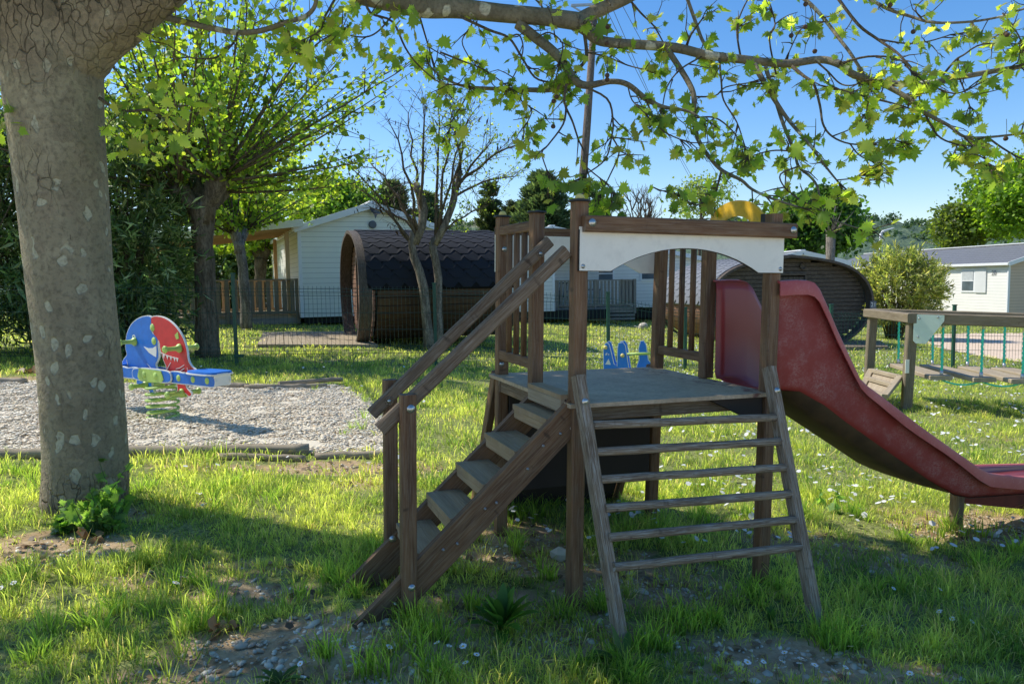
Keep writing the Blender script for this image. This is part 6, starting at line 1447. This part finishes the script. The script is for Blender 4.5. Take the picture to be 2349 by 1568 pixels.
# twigs with hanging star leaves
mbT = MB(); LP, LD, BALLS = [], [], []
rr = random.Random(21)
def twig(p, d, L, m):
    q = p; ps = [p]
    for k in range(3): d = (d+Vector((rr.gauss(0, .25), rr.gauss(0, .25), rr.gauss(-.05, .22)))).normalized(); q = q+d*L/3; ps.append(q)
    mbT.tube(ps, [.0042, .0034, .0026, .0016], 4)
    for i in range(m):
        t = rr.uniform(.25, 1.0)*3; k = min(int(t), 2); a = ps[k].lerp(ps[k+1], t-k); pd = (Vector((rr.gauss(0, .8), rr.gauss(0, .8), rr.gauss(-.15, .5)))).normalized(); e = a+pd*rr.uniform(.02, .06)
        mbT.tube([a, e], [.0014, .0012], 3); LP.append(tuple(e)); LD.append(tuple((pd*.7+Vector((rr.gauss(0, .3), rr.gauss(0, .3), -.45))).normalized()))
for P_, R_, lf_ in BR:
    tot = sum((b-a).length for a, b in zip(P_, P_[1:])); n = int(tot*7.2*lf_*(.75 if P_[0].x+pbs.x < -.6 else 1)+.5)
    for _ in range(n):
        i = rr.randrange(len(P_)-1); q = P_[i].lerp(P_[i+1], rr.random()); ax_ = (P_[i+1]-P_[i]).normalized(); d = (ax_*rr.uniform(-.1, .9)+Vector((rr.gauss(0, .7), rr.gauss(0, .7), rr.gauss(-.15, .6)))).normalized()
        twig(q, d, rr.uniform(.06, .22), rr.choice([2, 3, 3, 4, 5]))
    for _ in range(5 if lf_ > .7 else 2): twig(P_[-1], (P_[-1]-P_[-2]).normalized(), rr.uniform(.08, .18), 3)
mbT.build('twig', M_barktwig, pt_, kind='stuff')
# left-hand leaf spray hanging near the camera side of the trunk
for (px, py, n, sp) in [(350, 320, 30, 34), (310, 345, 10, 18), (420, 300, 10, 22), (270, 40+200, 5, 20), (395, 190, 12, 30), (450, 235, 8, 25), (335, 195, 9, 25), (6, 290, 9, 22), (8, 230, 6, 18), (790, 30, 14, 30), (880, 110, 16, 34), (930, 60, 12, 30), (480, 35, 8, 30), (600, 30, 12, 34), (650, 110, 10, 30), (700, 75, 16, 40), (760, 130, 12, 34), (1040, 295, 6, 16)]:
    for _ in range(n): LP.append(tuple(PT(px+rr.gauss(0, sp), py+rr.gauss(0, sp*.7), rr.uniform(3.8, 4.5)))); LD.append((rr.gauss(0, .7), rr.gauss(0, .6), rr.gauss(-.4, .4)))
LD_ = np.array(LD); LD_ /= np.linalg.norm(LD_, axis=1, keepdims=True)
leafcloud('crown', np.array(LP), .051, M_leafP, [(.32, .40, .07), (.25, .34, .06), (.16, .24, .05), (.42, .46, .12), (.12, .18, .045), (.28, .28, .08)], pt_, 'star', orient=LD_, seed=3)
# seed balls
for (px, py) in [(1394, 62), (1392, 100), (1393, 173), (1393, 183), (1277, 222), (1270, 232), (1269, 290), (2095, 73), (2310, 80), (1847, 62), (1815, 82), (2042, 12), (1996, 226), (1869, 118), (2307, 318), (1848, 10)]:
    c = PT(px, py, 4.3); mb = MB(); mb.lathe([(0, -.014), (.010, -.010), (.0145, 0), (.010, .010), (0, .014)], c, (0, 0, 1), 9); mb.tube([c, c+Vector((.004, 0, .05)), c+Vector((0, 0, .11))], [.0015]*3, 3, caps=False); mb.build('seed_ball', M_ball, pt_)
# upper crown above the picture: limbs and leaves that throw the dappled shade
V_, D_ = [], []
mb = MB(); cc = np.random.default_rng(55)
def far_limb(a, b, r0, r1, n=5):
    a = Vector(a)-pbs; b = Vector(b)-pbs; ps = [a.lerp(b, k/n)+Vector((rr.gauss(0, .08), rr.gauss(0, .08), rr.gauss(0, .05)))*(0 < k < n) for k in range(n+1)]; mb.tube(ps, [r0+(r1-r0)*k/n for k in range(n+1)], 8)
top = PT(20, -400)+pbs
for e in [(-5.5, 3.6, 3.2), (-4.6, 6.3, 3.6), (-2.2, 1.4, 3.3), (-6.2, 2.0, 2.9), (-2.6, 4.6, 4.6), (-.8, 2.4, 3.4), (-3.5, 2.2, 3.2), (-.2, 4.6, 3.6)]: far_limb(top, e, .14, .03)
mb.build('branch', M_limb, pt_)
def visible(P_):
    d = P_@np.array(FW); x = CX+F*(P_@np.array(RT))/d; y = CY-F*(P_@np.array(UP))/d
    return (d > .2) & (x > -60) & (x < 2420) & (y > -50) & (y < 1600)
def crownblob(c, rad, n, k):
    c = np.array(c); n = int(n*.68); (6, int(k*.42)); q = cc.uniform(-1, 1, (k, 3))*np.array(rad)*.95+c; p = q[cc.integers(0, k, n)]+cc.normal(0, 1, (n, 3))*np.array([.21, .21, .14]); V_.append(p[~visible(p)])
CB = [((-3.6, 4.2, 2.9), (1.5, 1.1, .7), 1800, 48), ((-2.2, 3.4, 2.7), (1.2, 1.0, .6), 1500, 44), ((-5.4, 3.2, 2.9), (1.4, 1.1, .7), 800, 28), ((-1.2, 4.4, 2.7), (1.2, .8, .4), 800, 26), ((.3, 4.2, 2.5), (1.3, .7, .35), 600, 22), ((-4.4, 2.2, 2.7), (1.5, .9, .6), 800, 24), ((-3.0, 5.4, 3.2), (1.3, .7, .6), 500, 18), ((-4.9, 4.4, 2.9), (1.0, .9, .6), 450, 22), ((-2.4, 4.9, 2.9), (1.1, .7, .6), 1500, 34), ((-1.3, 4.5, 2.7), (1.0, .7, .4), 700, 22)]
for b_ in CB: crownblob(*b_)
p = np.concatenate(V_)-np.array(pbs); leafcloud('crown', p, .11, M_leafP, [(.14, .22, .028), (.09, .16, .022)], pt_, 'star', seed=8)

# ================================================================== FOREGROUND PLANTS
def daisy(px, py, R, tilt, i, label):
    g = gnd(px, py); h = R*3.2; g2 = gnd(px, py+h/ (g.y/F)*.8) if py < 1540 else g; g2 = g
    d = empty('daisy', g2, rr.uniform(0, 6), label, 'flower', 'white daisies in the foreground grass'); hd = Vector((tilt[0]*h, tilt[1]*h, h)); nn = Vector((tilt[0], tilt[1]-.35, 1)).normalized()
    s1 = nn.cross(Vector((0, 1, 0))).normalized(); s2 = nn.cross(s1); m = MB(); m.tube([(0, 0, -.01), hd*.5+Vector((.003, 0, 0)), hd], .0011, 4); m.build('stem', M_stem, d)
    V = []; Fa = []; n = 17
    for k in range(n):
        a = 2*PI*k/n+rr.gauss(0, .05); w_ = R*.17; e = s1*math.cos(a)+s2*math.sin(a); f = s1*-math.sin(a)+s2*math.cos(a); l = R*rr.uniform(.88, 1.05); up = nn*R*rr.uniform(.0, .18); b = len(V)
        V += [hd+e*R*.2-f*w_*.4, hd+e*R*.2+f*w_*.4, hd+e*l*.8+f*w_+up*.6, hd+e*l+up, hd+e*l*.8-f*w_+up*.6]; Fa.append((b, b+1, b+2, b+3, b+4))
    me = bpy.data.meshes.new('petal_ring'); me.from_pydata([tuple(v_) for v_ in V], [], Fa); me.materials.append(M_petal); o = bpy.data.objects.new('petal_ring', me); COL.objects.link(o); o.parent = d
    m = MB(); m.lathe([(R*.30, -R*.05), (R*.30, R*.06), (R*.18, R*.14), (0, R*.16)], hd, nn, 9); m.build('centre', M_yelc, d)
M_stem = flat('green_stem', (.08, .14, .03), .7); M_petal = flat('white_petal', (.82, .82, .80), .6, .03); M_yelc = flat('yellow_florets', (.75, .48, .03), .8)
DA = [(437, 1127), (460, 1131), (478, 1146), (467, 1157), (451, 1130), (488, 1183), (402, 1350), (421, 1342), (9, 1352), (30, 1345), (811, 1498), (697, 1530), (984, 1553), (1071, 1527), (1066, 1497), (1033, 1490), (1003, 1490), (1098, 1509), (885, 1500), (694, 1560), (1707, 1534), (1753, 1525), (1785, 1525), (1838, 1529), (1797, 1505), (1782, 1545), (1952, 1498), (2007, 1440), (1938, 1540), (2043, 1352), (1985, 1446), (2149, 1352), (2190, 1423), (2161, 1410), (2208, 1407), (2224, 1430), (2258, 1452), (2282, 1455), (2097, 1558), (1870, 1535), (1832, 1520)]
lab = {0: 'open white daisy, leftmost of the little cluster right of the plane trunk', 6: 'lower of two large white daisies side by side in the left foreground', 7: 'upper of two large white daisies side by side in the left foreground', 8: 'white daisy at the far left edge of the grass', 10: 'white daisy below the foot of the steps on bare soil', 27: 'lone white daisy above others in the shaded grass right of the ladder', 29: 'white daisy farthest back in the shaded grass beneath the slide'}
for i, p in enumerate(DA): daisy(p[0], p[1]+14, rr.uniform(.0115, .0155)*(1.25 if i in (6, 7) else 1), (rr.uniform(-.3, .3), rr.uniform(-.3, .2)), i, lab.get(i, 'small white daisy open among the foreground grass'))
def rosette(name, label, px, py, n, L, W_, seed, pal, elev=(.3, 1.2), cat='weed'):
    g = gnd(px, py); t = empty(name, g, None, label, cat); r = random.Random(seed); V = []; Fa = []; C = []
    for k in range(n):
        a = r.uniform(0, 2*PI); e = r.uniform(*elev); l = L*r.uniform(.6, 1.1); w_ = W_*r.uniform(.7, 1.2); c = pal[r.randrange(len(pal))]; f = r.uniform(.7, 1.3); m = 6; b = len(V)
        for i in range(m+1):
            q = i/m; rad = l*q*math.cos(e)*(1+.3*q); z = l*(q*math.sin(e)-.45*q*q*math.cos(e)*.9); ww = w_*math.sin(PI*min(q*.93+.07, 1))**.8*(.3+.7*min(1, q*2)); x, y = math.cos(a)*rad, math.sin(a)*rad
            for s in (-1, 0, 1): V.append((x-math.sin(a)*ww*s*.5, y+math.cos(a)*ww*s*.5, z+abs(s)*ww*.22)); C.append([v_*f*(.6+.5*q) for v_ in c])
        for i in range(m):
            for s in (0, 1): Fa.append((b+i*3+s, b+i*3+s+1, b+i*3+s+4, b+i*3+s+3))
    np_mesh('leaf_rosette', np.array(V), np.array(Fa), M_leafG, np.array(C), t, True); return t
PLN = [(.035, .085, .02), (.05, .11, .025), (.07, .13, .03)]
rosette('plantain', 'dark green broad plantain clump in the shade left of the front post', 1150, 1445, 30, .20, .05, 1, [(.07, .16, .03), (.10, .20, .04), (.13, .24, .05)], (.55, 1.35))
rosette('plantain', 'pointed plantain leaves at the foot of the left ladder rail', 1432, 1535, 14, .17, .036, 2, [(.09, .16, .04), (.07, .13, .03)], (.2, 1.3))
rosette('plantain', 'narrow leaved plantain on the pebbles by the right ladder foot', 1770, 1440, 8, .13, .02, 3, PLN, (.6, 1.4))
rosette('dandelion', 'low dandelion rosette on bare soil at the lower left centre', 640, 1568, 16, .10, .024, 4, [(.09, .18, .03), (.07, .15, .03)], (.1, .9))
def weed(px, py, H, n, seed, label, lobed=True):
    g = gnd(px, py); t = empty('weed', g, None, label, 'weed'); r = random.Random(seed); m = MB(); P_ = []; D_ = []
    for k in range(n):
        a = r.uniform(0, 2*PI); d = Vector((math.cos(a)*r.uniform(.1, .8), math.sin(a)*r.uniform(.1, .8), 1)).normalized(); L = H*r.uniform(.4, 1); ps = [Vector((r.gauss(0, .05), r.gauss(0, .04), 0))]
        for i in range(4): d = (d+Vector((r.gauss(0, .12), r.gauss(0, .12), .05))).normalized(); ps.append(ps[-1]+d*L/4)
        m.tube(ps, [.004, .0035, .003, .002, .001], 5)
        for _ in range(11): q = r.random()*3.99; i = int(q); P_.append(tuple(ps[i].lerp(ps[i+1], q-i))); aa = r.uniform(0, 6.28); D_.append((math.cos(aa), math.sin(aa), r.uniform(-.3, .5)))
    m.build('stem', M_stem, t); leafcloud('foliage', np.array(P_), .050, M_leafG, [(.13, .24, .06), (.20, .32, .10), (.09, .17, .05)], t, 'star', orient=np.array(D_), seed=seed)
weed(225, 1215, .26, 26, 1, 'bushy sow thistle growing against the foot of the plane trunk'); weed(265, 1195, .40, 4, 2, 'taller thin sow thistle stem in front of the plane trunk'); weed(175, 1215, .13, 8, 3, 'broad leaved weed at the left foot of the plane trunk')
weed(1905, 1168, .22, 2, 5, 'single upright thistle in the grass beneath the slide')
# dry leaves by the trunk and a crumpled one in the grass
for (px, py, s, lb) in [(505, 1448, .07, 'crumpled tan dead leaf in the left foreground grass'), (530, 1440, .05, 'smaller curled tan dead leaf touching the crumpled one'), (232, 1090+120, .05, 'dry brown leaf on the soil under the weeds'), (205, 1238, .06, 'grey brown dead leaf right below the plane trunk'), (70, 855, .16, 'rusty dead leaves heap under the oleander left of the plane trunk')]:
    g = gnd(px, py); P_ = np.array([[g.x+rr.gauss(0, s*.3), g.y+rr.gauss(0, s*.3), g.z+.02] for _ in range(5 if s < .1 else 24)]); o = leafcloud('dead_leaf', P_, s*.9, M_pet, [(.42, .25, .12), (.35, .19, .08)], None, 'hex', seed=int(px)); o.location = (0, 0, 0); prop(o, lb, 'dead leaf')
